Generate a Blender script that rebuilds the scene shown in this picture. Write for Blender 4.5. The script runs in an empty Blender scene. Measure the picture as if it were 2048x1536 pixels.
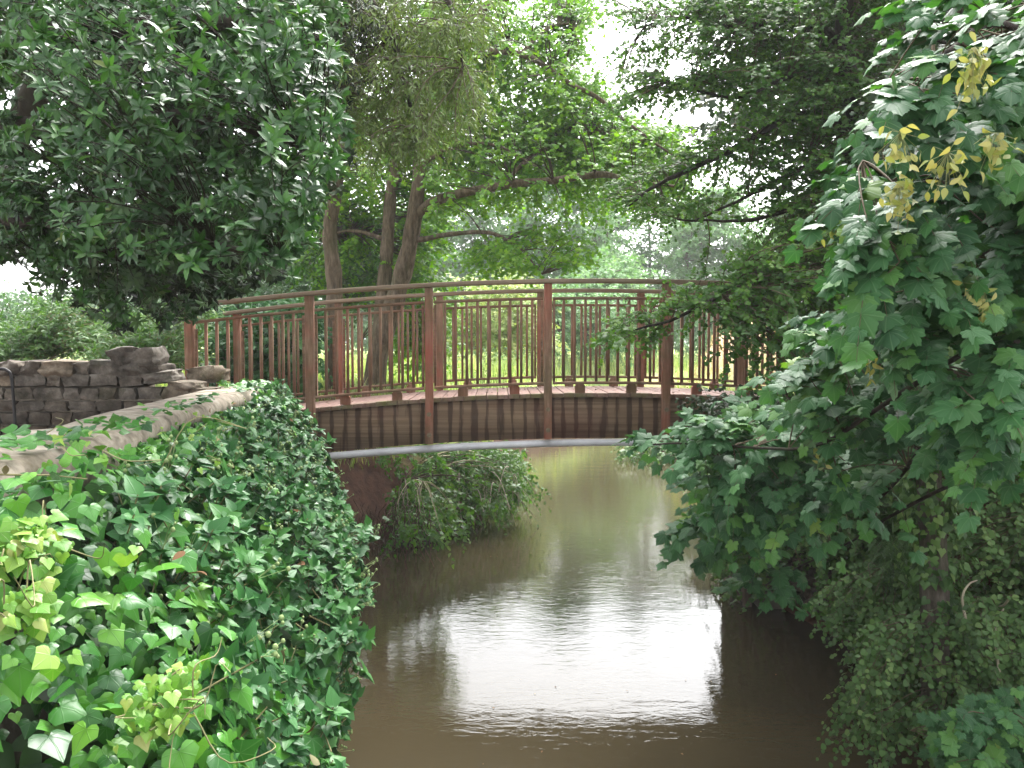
import bpy, math, random
import numpy as np
from mathutils import Vector, noise as mnoise
rng = np.random.default_rng(7)
random.seed(7)
sc = bpy.context.scene
COL = sc.collection

# ------------------------------------------------------------------ camera, sky, sun, exposure
EYE = 2.5; F = 1700.0; PITCH = math.radians(2.73)
cam = bpy.data.cameras.new('camera'); camo = bpy.data.objects.new('camera', cam); COL.objects.link(camo)
camo.location = (0, 0, EYE); camo.rotation_euler = (math.pi/2 - PITCH, 0, 0)
cam.sensor_width = 36; cam.lens = 36*F/2048; cam.clip_end = 1500; cam.clip_start = 0.05
sc.camera = camo
SUN_EL, SUN_ROT = math.radians(56), math.radians(20)
w = bpy.data.worlds.new('World'); sc.world = w; w.use_nodes = True
nt = w.node_tree; nt.nodes.clear()
sky = nt.nodes.new('ShaderNodeTexSky'); sky.sky_type = 'NISHITA'; sky.sun_disc = False
sky.sun_elevation = SUN_EL; sky.sun_rotation = SUN_ROT; sky.dust_density = 4; sky.air_density = 1.0
hsv = nt.nodes.new('ShaderNodeHueSaturation'); hsv.inputs['Saturation'].default_value = 0.12
bg = nt.nodes.new('ShaderNodeBackground'); bg.inputs['Strength'].default_value = 0.15
wo = nt.nodes.new('ShaderNodeOutputWorld')
nt.links.new(sky.outputs[0], hsv.inputs['Color']); nt.links.new(hsv.outputs[0], bg.inputs[0]); nt.links.new(bg.outputs[0], wo.inputs[0])
sl = bpy.data.lights.new('sun', 'SUN'); sl.energy = 0.8; sl.angle = math.radians(30); sl.color = (1, 0.97, 0.92)
so = bpy.data.objects.new('sun', sl); COL.objects.link(so)
so.rotation_euler = (math.pi/2 - SUN_EL, 0, math.pi - SUN_ROT)
sc.view_settings.view_transform = 'Standard'; sc.view_settings.look = 'None'
sc.view_settings.exposure = 2.75; sc.view_settings.gamma = 1
try:
    sc.cycles.use_denoising = True
    sc.cycles.max_bounces = 8; sc.cycles.transparent_max_bounces = 4
    sc.cycles.diffuse_bounces = 5; sc.cycles.glossy_bounces = 3; sc.cycles.transmission_bounces = 5
    sc.cycles.sample_clamp_indirect = 6
except Exception: pass

# ------------------------------------------------------------------ helpers
def W(px, py, D):
    """point seen at photo pixel (px,py) at depth D"""
    px = np.asarray(px, float); py = np.asarray(py, float); D = np.asarray(D, float)
    u = (px-1024)/F; v = (768-py)/F
    y = math.cos(PITCH) + v*math.sin(PITCH); z = -math.sin(PITCH) + v*math.cos(PITCH)
    s = D/y
    return np.stack([u*s, D+0*s, EYE + z*s], -1)

def nrm(a):
    return a/np.maximum(np.linalg.norm(a, axis=-1, keepdims=True), 1e-9)

def tagit(o, label=None, cat=None, group=None, kind=None):
    if label: o['label'] = label
    if cat: o['category'] = cat
    if group: o['group'] = group
    if kind: o['kind'] = kind
    return o

def thing(name, label, cat, loc=(0,0,0), group=None, rz=0):
    o = bpy.data.objects.new(name, None); COL.objects.link(o)
    o.location = loc; o.rotation_euler = (0,0,rz); o.empty_display_size = 0.2
    return tagit(o, label, cat, group)

class MB:
    """collects quads/tris as numpy chunks, builds one mesh object"""
    def __init__(s): s.v=[]; s.f=[]; s.a=[]; s.n=0
    def add(s, V, Fc, A=None):
        V = np.asarray(V, float).reshape(-1,3); Fc = np.asarray(Fc, int)
        s.v.append(V); s.f.append(Fc+s.n); s.n += len(V)
        s.a.append(np.zeros((len(V),3)) if A is None else np.asarray(A,float).reshape(-1,3))
    def box(s, lo, hi, A=None):
        x0,y0,z0 = lo; x1,y1,z1 = hi
        V = [(x0,y0,z0),(x1,y0,z0),(x1,y1,z0),(x0,y1,z0),(x0,y0,z1),(x1,y0,z1),(x1,y1,z1),(x0,y1,z1)]
        s.add(V, [(0,3,2,1),(4,5,6,7),(0,1,5,4),(1,2,6,5),(2,3,7,6),(3,0,4,7)], A)
    def build(s, name, mat, parent=None, smooth=False, bevel=0):
        if not s.v: return None
        V = np.concatenate(s.v); A = np.concatenate(s.a)
        me = bpy.data.meshes.new(name)
        me.vertices.add(len(V)); me.vertices.foreach_set('co', V.astype(np.float32).ravel())
        idx = np.concatenate([f.ravel() for f in s.f]); 
        tot = np.concatenate([np.full(len(f), f.shape[1]) for f in s.f])
        st = np.concatenate([[0], np.cumsum(tot)[:-1]])
        me.loops.add(len(idx)); me.loops.foreach_set('vertex_index', idx.astype(np.int32))
        me.polygons.add(len(tot)); me.polygons.foreach_set('loop_start', st.astype(np.int32))
        me.update(calc_edges=True)
        if smooth: me.polygons.foreach_set('use_smooth', np.ones(len(tot), bool))
        at = me.attributes.new('lc', 'FLOAT_VECTOR', 'POINT'); at.data.foreach_set('vector', A.astype(np.float32).ravel())
        me.materials.append(mat); me.update()
        o = bpy.data.objects.new(name, me); COL.objects.link(o)
        if parent is not None:
            o.parent = parent
        if bevel:
            b = o.modifiers.new('b','BEVEL'); b.width = bevel; b.segments = 2; b.limit_method='ANGLE'
        return o

def wbuild(mb, name, mat, parent, smooth=True):
    """build from world coordinates under a parent empty that has a location only"""
    o = mb.build(name, mat, parent, smooth)
    if o is not None and parent is not None:
        o.location = -Vector(parent.location)
    return o

def tubes(mb, P, R, sides=6, rnd=None):
    """P (n,k,3) polylines, R (n,k) radii"""
    P = np.asarray(P,float); R = np.asarray(R,float)
    if P.ndim == 2: P = P[None]; R = R[None]
    n,k,_ = P.shape
    if n == 0: return
    T = nrm(np.gradient(P, axis=1))
    ref = np.where(np.abs(T[...,2:3])>0.9, np.array([1.,0,0]), np.array([0,0,1.]))
    # constant reference per path, to avoid twists
    ref = np.repeat(ref[:, k//2:k//2+1], k, axis=1)
    B = nrm(np.cross(T, ref)); N = np.cross(B, T)
    a = np.arange(sides)*2*math.pi/sides
    ring = B[:,:,None,:]*np.cos(a)[None,None,:,None] + N[:,:,None,:]*np.sin(a)[None,None,:,None]
    V = P[:,:,None,:] + ring*R[:,:,None,None]
    j = np.arange(sides); j2 = (j+1)%sides
    seg = np.stack([j, j2, j2+sides, j+sides], -1)             # (s,4)
    f = (seg[None] + (np.arange(k-1)*sides)[:,None,None]).reshape(-1,4)
    f = (f[None] + (np.arange(n)*k*sides)[:,None,None]).reshape(-1,4)
    A = np.zeros((n,k,sides,3)); A[...,2] = (rng.random(n) if rnd is None else rnd)[:,None,None]
    cum = np.concatenate([np.zeros((n,1)), np.cumsum(np.linalg.norm(np.diff(P,axis=1),axis=-1),1)],1)
    A[...,1] = cum[:,:,None]; A[...,0] = (j/sides)[None,None]
    mb.add(V, f, A)

def smoothline(pts, k=24):
    pts = np.asarray(pts,float); n = len(pts)
    if n == 2:
        t = np.linspace(0,1,k)[:,None]; return pts[0]*(1-t)+pts[1]*t
    e = np.vstack([2*pts[0]-pts[1], pts, 2*pts[-1]-pts[-2]])
    out = []
    for t in np.linspace(0, n-1, k):
        i = min(int(t), n-2); u = t-i
        p0,p1,p2,p3 = e[i],e[i+1],e[i+2],e[i+3]
        out.append(.5*((2*p1)+(-p0+p2)*u+(2*p0-5*p1+4*p2-p3)*u*u+(-p0+3*p1-3*p2+p3)*u**3))
    return np.array(out)

def limb(mb, pts, r0, r1, sides=10, k=24, wob=0.0, power=1.0):
    L = smoothline(pts, k)
    if wob: L = L + np.cumsum(rng.normal(0, wob/ k**.5, L.shape), 0)*np.linspace(0,1,k)[:,None]
    t = np.linspace(0,1,k)**power
    R = (r0*(1-t)+r1*t)*(1+rng.normal(0,.05,k))
    tubes(mb, L[None], R[None], sides)
    return L

def inpoly(x, y, poly):
    poly = np.asarray(poly,float); c = np.zeros(len(x), bool); j = len(poly)-1
    for i in range(len(poly)):
        xi,yi = poly[i]; xj,yj = poly[j]
        if yi != yj:
            c ^= ((yi>y)!=(yj>y)) & (x < (xj-xi)*(y-yi)/(yj-yi)+xi)
        j = i
    return c

def scatter(poly, n, D0, D1, holes=(), edge=0.0):
    """n points of a volume whose outline seen from the old bridge is poly, between depths D0 and D1"""
    poly = np.asarray(poly,float); lo = poly.min(0); hi = poly.max(0); X=[];Y=[]; c=0
    while c < n:
        x = rng.uniform(lo[0],hi[0],n*3); y = rng.uniform(lo[1],hi[1],n*3)
        m = inpoly(x,y,poly)
        for h in holes: m &= ~inpoly(x,y,h)
        X.append(x[m]); Y.append(y[m]); c += m.sum()
    x = np.concatenate(X)[:n]; y = np.concatenate(Y)[:n]
    Dw = np.where(y>700, 2.42*F/np.maximum(y-687,1), 1e9)
    return W(x, y, np.minimum(rng.uniform(D0,D1,n), Dw*rng.uniform(.90,.99,n)))

# leaf templates: x across, y towards the tip, z up; verts + faces
def fan(outline, fold=0.0, curl=0.0, cup=0.0):
    """leaf as a fan about its midrib; outline = right half from base to tip, (x,y)"""
    o = np.array(outline,float); n = len(o)
    mid = np.stack([np.zeros(n), o[:,1]*1.0],-1)
    y0,y1 = o[0,1],o[-1,1]
    mid[:,1] = np.clip(mid[:,1], 0, y1)
    V=[]; 
    for side in (1,-1):
        for p in o: V.append((side*p[0], p[1], abs(p[0])*fold - curl*max(p[1],0)**2 + cup*p[0]**2))
    for m in mid: V.append((0, m[1], -curl*m[1]**2))
    Fq=[]
    for i in range(n-1):
        Fq.append((i, i+1, 2*n+i+1, 2*n+i)); Fq.append((n+i+1, n+i, 2*n+i, 2*n+i+1))
    return np.array(V), np.array(Fq)

def star(pts, fold=.15, curl=.25, wave=0.0):
    """palmate leaf: full outline around a centre at the petiole joint"""
    o = np.array(pts,float); full = np.vstack([o, (o*[-1,1])[::-1][1 if o[-1,0]==0 else 0:]])
    if full[-1,0]==0 and full[0,0]==0: full = full[:-1]
    r = np.linalg.norm(full,axis=1)
    z = -curl*r**2 + wave*np.cos(np.arctan2(full[:,0],full[:,1])*5)*r
    inner = full*.5; zi = -curl*(r*.5)**2 + .03
    V = np.vstack([[0,0,0], np.column_stack([inner,zi]), np.column_stack([full,z])])
    n = len(full); F3=[]; F4=[]
    for i in range(n):
        j=(i+1)%n
        if i==n-1 : continue
        F3.append((0,1+i,1+j)); F4.append((1+i,1+n+i,1+n+j,1+j))
    return V, (np.array(F3), np.array(F4))

# full sycamore outline (right half: base notch -> tip), unit leaf about 1 wide
SYC = [(0,0),(.08,-.15),(.17,-.15),(.24,-.2),(.33,-.19),(.37,-.08),(.47,-.03),(.43,.05),(.36,.12),(.45,.17),(.48,.27),(.55,.35),(.46,.37),(.42,.44),(.35,.42),(.26,.36),(.27,.47),(.20,.52),(.17,.60),(.10,.63),(.05,.71),(0,.78)]
IVYL = [(0,0),(.12,-.15),(.27,-.20),(.41,-.12),(.47,.01),(.52,.14),(.42,.26),(.33,.35),(.25,.48),(.14,.65),(.06,.77),(0,.84)]
MAP = [(0,0),(.22,-.16),(.26,.02),(.5,.08),(.32,.22),(.42,.44),(.18,.42),(.12,.6),(0,.72)]
ROUND = [(0,0),(.2,.02),(.4,.2),(.36,.45),(.2,.66),(0,.8)]
OV = [(0.0,0),(.14,.12),(.24,.3),(.23,.5),(.14,.75),(.0,1.0)]
HOLM = [(0.0,0),(.10,.12),(.155,.3),(.19,.38),(.165,.5),(.185,.62),(.12,.74),(.10,.84),(0.0,1.0)]
LAN = [(0.0,0),(.12,.3),(.10,.65),(.0,1.0)]
def palm(p, curl=.3, wave=.03): return star(p, 0, curl, wave)
T_SYC = palm(SYC,.28,.05); T_IVY = palm(IVYL,.22,.03); T_MAP = palm(MAP,.3,.03); T_RND = fan(ROUND,.15,.15)
IVA = [(0.0,0),(.15,.0),(.29,.13),(.34,.28),(.27,.48),(.15,.74),(0,.98)]
T_IVA = fan(IVA,.2,.18)
T_OV = fan(OV,.35,.25); T_HOLM = fan(HOLM,.4,.22); T_LAN = fan(LAN,.3,.25)
T_TINY = (np.array([(0,0,0),(.3,.4,.06),(0,.9,-.1),(-.3,.4,.06)]), np.array([(0,1,2,3)]))
_m5 = np.array([(0,0,0),(.42,.02,-.06),(.2,.25,0),(.40,.5,-.08),(.0,.75,-.1),(-.40,.5,-.08),(-.2,.25,0),(-.42,.02,-.06)])
T_MAPS = (_m5, (np.array([(0,1,2),(2,3,4),(4,5,6),(6,7,0)]), np.array([(0,2,4,6)])))

def put_leaves(mb, tpl, P, T, N, S, rnd=None):
    V,Fs = tpl; n=len(P)
    if n==0: return
    T = nrm(T); B = nrm(np.cross(T,N)); N = np.cross(B,T)
    S = np.broadcast_to(np.asarray(S,float), (n,))
    sx = rng.uniform(.85,1.15,n); bend = rng.uniform(.2,1.8,n)
    loc = V[None]*np.stack([sx, np.ones(n), bend],-1)[:,None,:]
    X = P[:,None] + S[:,None,None]*(loc[...,0:1]*B[:,None]+loc[...,1:2]*T[:,None]+loc[...,2:3]*N[:,None])
    k=len(V)
    if rnd is None: rnd = rng.random(n)
    A = np.empty((n,k,3)); A[...,0]=V[:,0]; A[...,1]=V[:,1]; A[...,2]=rnd[:,None]
    if not isinstance(Fs, tuple): Fs=(Fs,)
    first=True
    for f in Fs:
        ff = (f[None]+(np.arange(n)*k)[:,None,None]).reshape(-1,f.shape[1])
        if first: mb.add(X, ff, A); base = mb.n-len(X.reshape(-1,3)); first=False
        else: mb.f.append(ff+base)

def sprays(mbl, mbt, tpl, P, Dr, L, nl, size, up=(0,0,1), droop=.35, ang=55, njit=.35, twr=.0025, tjit=.3, rndc=None):
    """flat leafy shoots: P,Dr (n,3); L (n,) ; nl leaves each alternating on both sides"""
    n=len(P); Dr=nrm(Dr); L=np.broadcast_to(L,(n,))
    if rndc is None: rndc = rng.random(n)
    t = np.linspace(.12,1,nl)[None,:]+rng.normal(0,.03,(n,nl))
    pos = P[:,None]+Dr[:,None]*(L[:,None]*t)[...,None]; pos[...,2] -= droop*L[:,None]*t**2
    tang = nrm(Dr[:,None] + np.array([0,0,-1.])*(2*droop*t)[...,None])
    side = nrm(np.cross(tang, np.array(up,float)+rng.normal(0,.15,(n,1,3))))
    sg = np.where(np.arange(nl)%2==0,1,-1)[None,:,None]
    a = math.radians(ang)*(1-.6*np.clip(t,0,1)**3)[...,None]
    ldir = tang*np.cos(a)+side*sg*np.sin(a)+rng.normal(0,tjit,(n,nl,3)); ldir[...,2]-=.15
    nn = np.array(up,float)+rng.normal(0,njit,(n,nl,3))
    S = size*rng.uniform(.65,1.2,(n,nl))*(1-.25*np.clip(t,0,1))
    rr = np.clip(rndc[:,None]*.6+rng.random((n,nl))*.4,0,1)
    put_leaves(mbl,tpl,pos.reshape(-1,3),ldir.reshape(-1,3),nn.reshape(-1,3),S.ravel(),rr.ravel())
    if mbt is not None:
        tt=np.linspace(0,1,5)[None,:]
        q = P[:,None]+Dr[:,None]*(L[:,None]*tt)[...,None]; q[...,2]-=droop*L[:,None]*tt**2
        tubes(mbt,q,np.broadcast_to(twr*(1-.7*tt),(n,5)),3)

def rosettes(mbl, P, Dr, tpl, size, nl=8, cone=65, jit=.2, rndc=None, face=None):
    n=len(P); Dr=nrm(Dr)
    ref=np.where(np.abs(Dr[:,2:3])>.9,np.array([1.,0,0]),np.array([0,0,1.]))
    B=nrm(np.cross(Dr,ref)); C=np.cross(B,Dr)
    a=(np.arange(nl)*2.4)[None]+rng.uniform(0,6.28,(n,1))
    c=np.radians(cone*rng.uniform(.55,1.25,(n,nl)))
    rad=B[:,None]*np.cos(a)[...,None]+C[:,None]*np.sin(a)[...,None]
    ld=Dr[:,None]*np.cos(c)[...,None]+rad*np.sin(c)[...,None]+rng.normal(0,jit*.5,(n,nl,3))
    nn=Dr[:,None]*1.0-rad*.35+np.array([0,0,.35])+rng.normal(0,jit,(n,nl,3))
    off=Dr[:,None]*(-size*.5*rng.random((n,nl)))[...,None]
    if rndc is None: rndc=rng.random(n)
    rr=np.clip(rndc[:,None]*.6+rng.random((n,nl))*.4,0,1)
    put_leaves(mbl,tpl,(P[:,None]+off).reshape(-1,3),ld.reshape(-1,3),nn.reshape(-1,3),size*rng.uniform(.6,1.2,n*nl),rr.ravel())

def subbranches(mbt, nodes, targets, lift=.12, r0=.012, r1=.003, k=9, wob=.05, back=None):
    """curved branches from the nearest limb node to each target. returns (n,k,3)"""
    nodes=np.asarray(nodes); n=len(targets)
    out=[]
    for i0 in range(0,n,500):
        T=targets[i0:i0+500]
        d=np.linalg.norm(T[:,None]-nodes[None],axis=-1)*rng.uniform(.75,1.35,(len(T),1))*rng.uniform(.9,1.1,(1,len(nodes)))
        A=nodes[np.argmin(d,1)]
        Ln=np.linalg.norm(T-A,axis=-1,keepdims=True)
        M=A*.5+T*.5+np.array([0,0,1.])*lift*Ln+rng.normal(0,.08,T.shape)*Ln
        t=np.linspace(0,1,k)[None,:,None]
        Pp=A[:,None]*(1-t)**2+2*M[:,None]*t*(1-t)+T[:,None]*t**2
        Pp=Pp+rng.normal(0,wob/k,Pp.shape).cumsum(1)*np.sin(np.pi*t)*Ln[:,None]
        out.append(Pp)
    P=np.concatenate(out)
    Ln=np.linalg.norm(P[:,-1]-P[:,0],axis=-1)
    rr=np.clip(Ln*r0,r1*1.3,.05)
    t=np.linspace(0,1,k)[None]
    if mbt is not None: tubes(mbt,P,rr[:,None]*(1-t)+r1*t,4)
    return P

def along(P, m, u0=.35):
    """m points along each path with tangents"""
    n,k,_=P.shape
    u=rng.uniform(u0,1,(n,m)); u[:,0]=1
    x=u*(k-1); i=np.minimum(x.astype(int),k-2); f=(x-i)[...,None]
    a=P[np.arange(n)[:,None],i]; b=P[np.arange(n)[:,None],i+1]
    return (a*(1-f)+b*f).reshape(-1,3), nrm(b-a).reshape(-1,3)

# ------------------------------------------------------------------ materials
def mat_new(name):
    m=bpy.data.materials.new(name); m.use_nodes=True; n=m.node_tree; n.nodes.clear()
    return m,n
def N_(n,t,**kw):
    x=n.nodes.new(t)
    for k,v in kw.items(): setattr(x,k,v)
    return x
def ramp(n, fac, stops):
    r=N_(n,'ShaderNodeValToRGB'); e=r.color_ramp.elements
    while len(e)<len(stops): e.new(.5)
    for el,(p,c) in zip(e,stops): el.position=p; el.color=(*c,1)
    n.links.new(fac,r.inputs[0]); return r.outputs[0]
def mixc(n,f,a,b,mode='MIX'):
    m=N_(n,'ShaderNodeMix',data_type='RGBA',blend_type=mode)
    for s,v in ((0,f),(6,a),(7,b)):
        if hasattr(v,'links') or isinstance(v,bpy.types.NodeSocket): n.links.new(v,m.inputs[s])
        elif s==0: m.inputs[0].default_value=v
        else: m.inputs[s].default_value=(*v,1)
    return m.outputs[2]
def mth(n,op,a,b=0.0,c=None,clamp=False):
    m=N_(n,'ShaderNodeMath',operation=op,use_clamp=clamp)
    for i,v in enumerate((a,b,c)):
        if v is None: continue
        if isinstance(v,bpy.types.NodeSocket): n.links.new(v,m.inputs[i])
        else: m.inputs[i].default_value=v
    return m.outputs[0]
def noise(n,scale,detail=4,vec=None,rough=.55,out=0,dist=0):
    x=N_(n,'ShaderNodeTexNoise'); x.inputs['Scale'].default_value=scale; x.inputs['Detail'].default_value=detail
    x.inputs['Roughness'].default_value=rough; x.inputs['Distortion'].default_value=dist
    if vec is not None: n.links.new(vec,x.inputs['Vector'])
    return x.outputs[out]
def mapping(n,vec,sc_=(1,1,1)):
    m=N_(n,'ShaderNodeMapping'); m.inputs['Scale'].default_value=sc_; n.links.new(vec,m.inputs[0]); return m.outputs[0]
def objco(n): return N_(n,'ShaderNodeTexCoord').outputs['Object']
def bump(n,h,strength=.3,dist=.01):
    b=N_(n,'ShaderNodeBump'); b.inputs['Strength'].default_value=strength; b.inputs['Distance'].default_value=dist
    n.links.new(h,b.inputs['Height']); return b.outputs[0]
def finish(n,col,rough=.6,spec=.5,nor=None,trans=None,tfac=.3,back=None):
    p=N_(n,'ShaderNodeBsdfPrincipled'); o=N_(n,'ShaderNodeOutputMaterial')
    if isinstance(col,bpy.types.NodeSocket): n.links.new(col,p.inputs['Base Color'])
    else: p.inputs['Base Color'].default_value=(*col,1)
    if isinstance(rough,bpy.types.NodeSocket): n.links.new(rough,p.inputs['Roughness'])
    else: p.inputs['Roughness'].default_value=rough
    p.inputs['Specular IOR Level'].default_value=spec
    if nor is not None: n.links.new(nor,p.inputs['Normal'])
    if trans is not None:
        t=N_(n,'ShaderNodeBsdfTranslucent'); n.links.new(trans,t.inputs[0])
        mx=N_(n,'ShaderNodeMixShader'); mx.inputs[0].default_value=tfac
        n.links.new(p.outputs[0],mx.inputs[1]); n.links.new(t.outputs[0],mx.inputs[2]); n.links.new(mx.outputs[0],o.inputs[0])
    else: n.links.new(p.outputs[0],o.inputs[0])
    return p

def leafmat(name, stops, rough=.45, spec=.5, tfac=.3, tcol=(1.5,1.9,.6), veins=None, veincol=(.2,.3,.12), patch=None):
    m,n=mat_new(name)
    at=N_(n,'ShaderNodeAttribute',attribute_name='lc')
    sep=N_(n,'ShaderNodeSeparateXYZ'); n.links.new(at.outputs['Vector'],sep.inputs[0])
    col=ramp(n,sep.outputs[2],stops)
    geo=N_(n,'ShaderNodeNewGeometry')
    big=noise(n,1.1,2,geo.outputs['Position'])
    col=mixc(n,mth(n,'MULTIPLY',mth(n,'SUBTRACT',big,.35,clamp=True),1.0,clamp=True),col,mixc(n,1.0,col,(.75,.85,.9),'MULTIPLY'))
    nor=None
    if veins:
        # veins fan out from the joint (palmate) or stand off the midrib (pinnate)
        ax=mth(n,'ABSOLUTE',sep.outputs[0])
        if veins=='palm':
            th=mth(n,'ARCTAN2',ax,mth(n,'ADD',sep.outputs[1],.0001))
            c=mth(n,'COSINE',mth(n,'MULTIPLY',th,7.2))
            r=mth(n,'SQRT',mth(n,'ADD',mth(n,'MULTIPLY',ax,ax),mth(n,'MULTIPLY',sep.outputs[1],sep.outputs[1])))
            wdt=mth(n,'MULTIPLY',mth(n,'SUBTRACT',1.0,c),mth(n,'MULTIPLY',r,10))
            v=mth(n,'SUBTRACT',1.0,mth(n,'MULTIPLY',wdt,2.2),clamp=True)
        else:
            s=mth(n,'FRACT',mth(n,'MULTIPLY',mth(n,'SUBTRACT',sep.outputs[1],ax),8.0))
            v1=mth(n,'SUBTRACT',1.0,mth(n,'MULTIPLY',ax,35.0),clamp=True)
            v2=mth(n,'MULTIPLY',mth(n,'GREATER_THAN',s,.88),.4)
            v=mth(n,'MAXIMUM',v1,v2)
        col=mixc(n,mth(n,'MULTIPLY',v,.24),col,veincol)
        nor=bump(n,v,.35,.002)
    else: pass
    bk=mixc(n,geo.outputs['Backfacing'],col,mixc(n,.5,col,(.16,.22,.13)))
    tr=mixc(n,1.0,col,tcol,'MULTIPLY')
    finish(n,bk,rough,spec,nor,tr,tfac)
    return m

def woodpaint(name, horizontal=False, red=.5, streak=False):
    m,n=mat_new(name); co=objco(n)
    st=(1.2,12,12) if horizontal else (14,14,1.2)
    a=noise(n,3,6,mapping(n,co,st),.65); b=noise(n,1.6,3,co)
    c=ramp(n,a,[(.28,(.11,.07,.045)),(.5,(.23,.14,.09)),(.75,(.36,.24,.165))])
    c=mixc(n,mth(n,'MULTIPLY',mth(n,'SUBTRACT',b,.42,clamp=True),3.6*red,clamp=True),c,(.36,.09,.06))
    g=noise(n,5,5,co,.7)
    alg=mth(n,'MULTIPLY',mth(n,'SUBTRACT',g,.47,clamp=True),4.5,clamp=True)
    c=mixc(n,mth(n,'MULTIPLY',alg,.6),c,(.13,.105,.045))
    finish(n,c,.75,.25,bump(n,a,.35,.004)); return m

def bark(name, c0,c1,c2, sc_=1.0, moss=.3):
    m,n=mat_new(name); geo=N_(n,'ShaderNodeNewGeometry').outputs['Position']
    a=noise(n,9*sc_,8,mapping(n,geo,(2.4,2.4,.5)),.7); b=noise(n,2.5*sc_,3,geo)
    c=ramp(n,a,[(.3,c0),(.5,c1),(.72,c2)])
    c=mixc(n,mth(n,'MULTIPLY',mth(n,'SUBTRACT',b,.5,clamp=True),6*moss,clamp=True),c,(.05,.075,.022))
    finish(n,c,.9,.2,bump(n,a,.9,.03)); return m

M={}
M['post']=woodpaint('stained_post_wood',False,.8)
M['rail']=woodpaint('stained_rail_wood',True,.35)
M['baluster']=woodpaint('stained_baluster_wood',False,.45)
M['deck']=(lambda:(None))()
def deckmat():
    m,n=mat_new('deck_wood'); co=objco(n)
    at=N_(n,'ShaderNodeAttribute',attribute_name='lc'); sep=N_(n,'ShaderNodeSeparateXYZ'); n.links.new(at.outputs['Vector'],sep.inputs[0])
    a=noise(n,3,6,mapping(n,co,(14,1.5,10)),.6)
    c=ramp(n,a,[(.3,(.17,.10,.08)),(.55,(.27,.165,.135)),(.8,(.36,.23,.19))])
    c=mixc(n,mth(n,'MULTIPLY',sep.outputs[2],.5),c,(.17,.09,.07))
    # green algae towards both edges of the deck
    s2=N_(n,'ShaderNodeSeparateXYZ'); n.links.new(co,s2.inputs[0])
    ed=mth(n,'ABSOLUTE',mth(n,'SUBTRACT',s2.outputs[1],.71))
    g=noise(n,4,5,co,.7)
    f=mth(n,'MULTIPLY',mth(n,'ADD',mth(n,'SUBTRACT',ed,.62),mth(n,'MULTIPLY',mth(n,'SUBTRACT',g,.42),.9)),4,clamp=True)
    c=mixc(n,f,c,(.15,.14,.05))
    finish(n,c,.7,.35,bump(n,a,.3,.003)); return m
M['deck']=deckmat()
def beammat():
    m,n=mat_new('beam_wood'); co=objco(n)
    s=N_(n,'ShaderNodeSeparateXYZ'); n.links.new(co,s.inputs[0])
    lam=noise(n,2.5,5,mapping(n,co,(.35,1,18)),.55)
    c=ramp(n,lam,[(.3,(.13,.082,.048)),(.55,(.22,.145,.09)),(.8,(.32,.22,.145))])
    # dark drip stains below each gap of the deck
    wob=noise(n,1.3,3,mapping(n,co,(3,1,.35)))
    x=mth(n,'ADD',mth(n,'MULTIPLY',s.outputs[0],8.3),mth(n,'MULTIPLY',wob,1.3))
    tri=mth(n,'ABSOLUTE',mth(n,'SUBTRACT',mth(n,'FRACT',x),.5))
    nn=noise(n,2.0,4,mapping(n,co,(9,1,1.0)),.7)
    d=mth(n,'MULTIPLY',mth(n,'SUBTRACT',mth(n,'ADD',tri,mth(n,'MULTIPLY',mth(n,'SUBTRACT',nn,.5),.9)),.27),7,clamp=True)
    c=mixc(n,mth(n,'MULTIPLY',d,.82),c,(.045,.024,.016))
    r=noise(n,1.2,2,co); c=mixc(n,mth(n,'MULTIPLY',mth(n,'SUBTRACT',r,.55,clamp=True),4,clamp=True),c,mixc(n,.5,c,(.13,.035,.03)))
    finish(n,c,.8,.25,bump(n,lam,.3,.003)); return m
M['beam']=beammat()
def simplemat(name,stops,scale,rough=.8,spec=.3,bs=.4,bd=.01,detail=6,vec='obj',stretch=(1,1,1),moss=None):
    m,n=mat_new(name)
    co=objco(n) if vec=='obj' else N_(n,'ShaderNodeNewGeometry').outputs['Position']
    a=noise(n,scale,detail,mapping(n,co,stretch),.62)
    c=ramp(n,a,stops)
    if moss:
        g=noise(n,moss[0],5,co,.7); c=mixc(n,mth(n,'MULTIPLY',mth(n,'SUBTRACT',g,moss[1],clamp=True),5,clamp=True),c,moss[2])
    finish(n,c,rough,spec,bump(n,noise(n,scale*3,8,co,.7),bs,bd)); return m
M['pipe']=simplemat('galvanised_pipe',[(.3,(.55,.54,.58)),(.55,(.72,.71,.75)),(.8,(.8,.8,.83))],5,.45,.5,.08,.002,stretch=(1,1,1),moss=(3.5,.66,(.22,.12,.08)))
M['handrail']=simplemat('weathered_handrail_wood',[(.3,(.17,.12,.08)),(.55,(.27,.20,.14)),(.8,(.36,.29,.21))],3,.75,.3,.3,.003,stretch=(.6,8,8),moss=(3,.58,(.16,.10,.055)))
M['bolt']=simplemat('rusty_bolt',[(.3,(.12,.09,.05)),(.7,(.28,.21,.13))],40,.6)
M['coping']=simplemat('coping_concrete',[(.3,(.14,.12,.095)),(.48,(.33,.28,.225)),(.6,(.43,.38,.31)),(.8,(.56,.51,.43))],9,.95,.15,.5,.005,detail=10,moss=(4,.53,(.10,.085,.05)))
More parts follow.
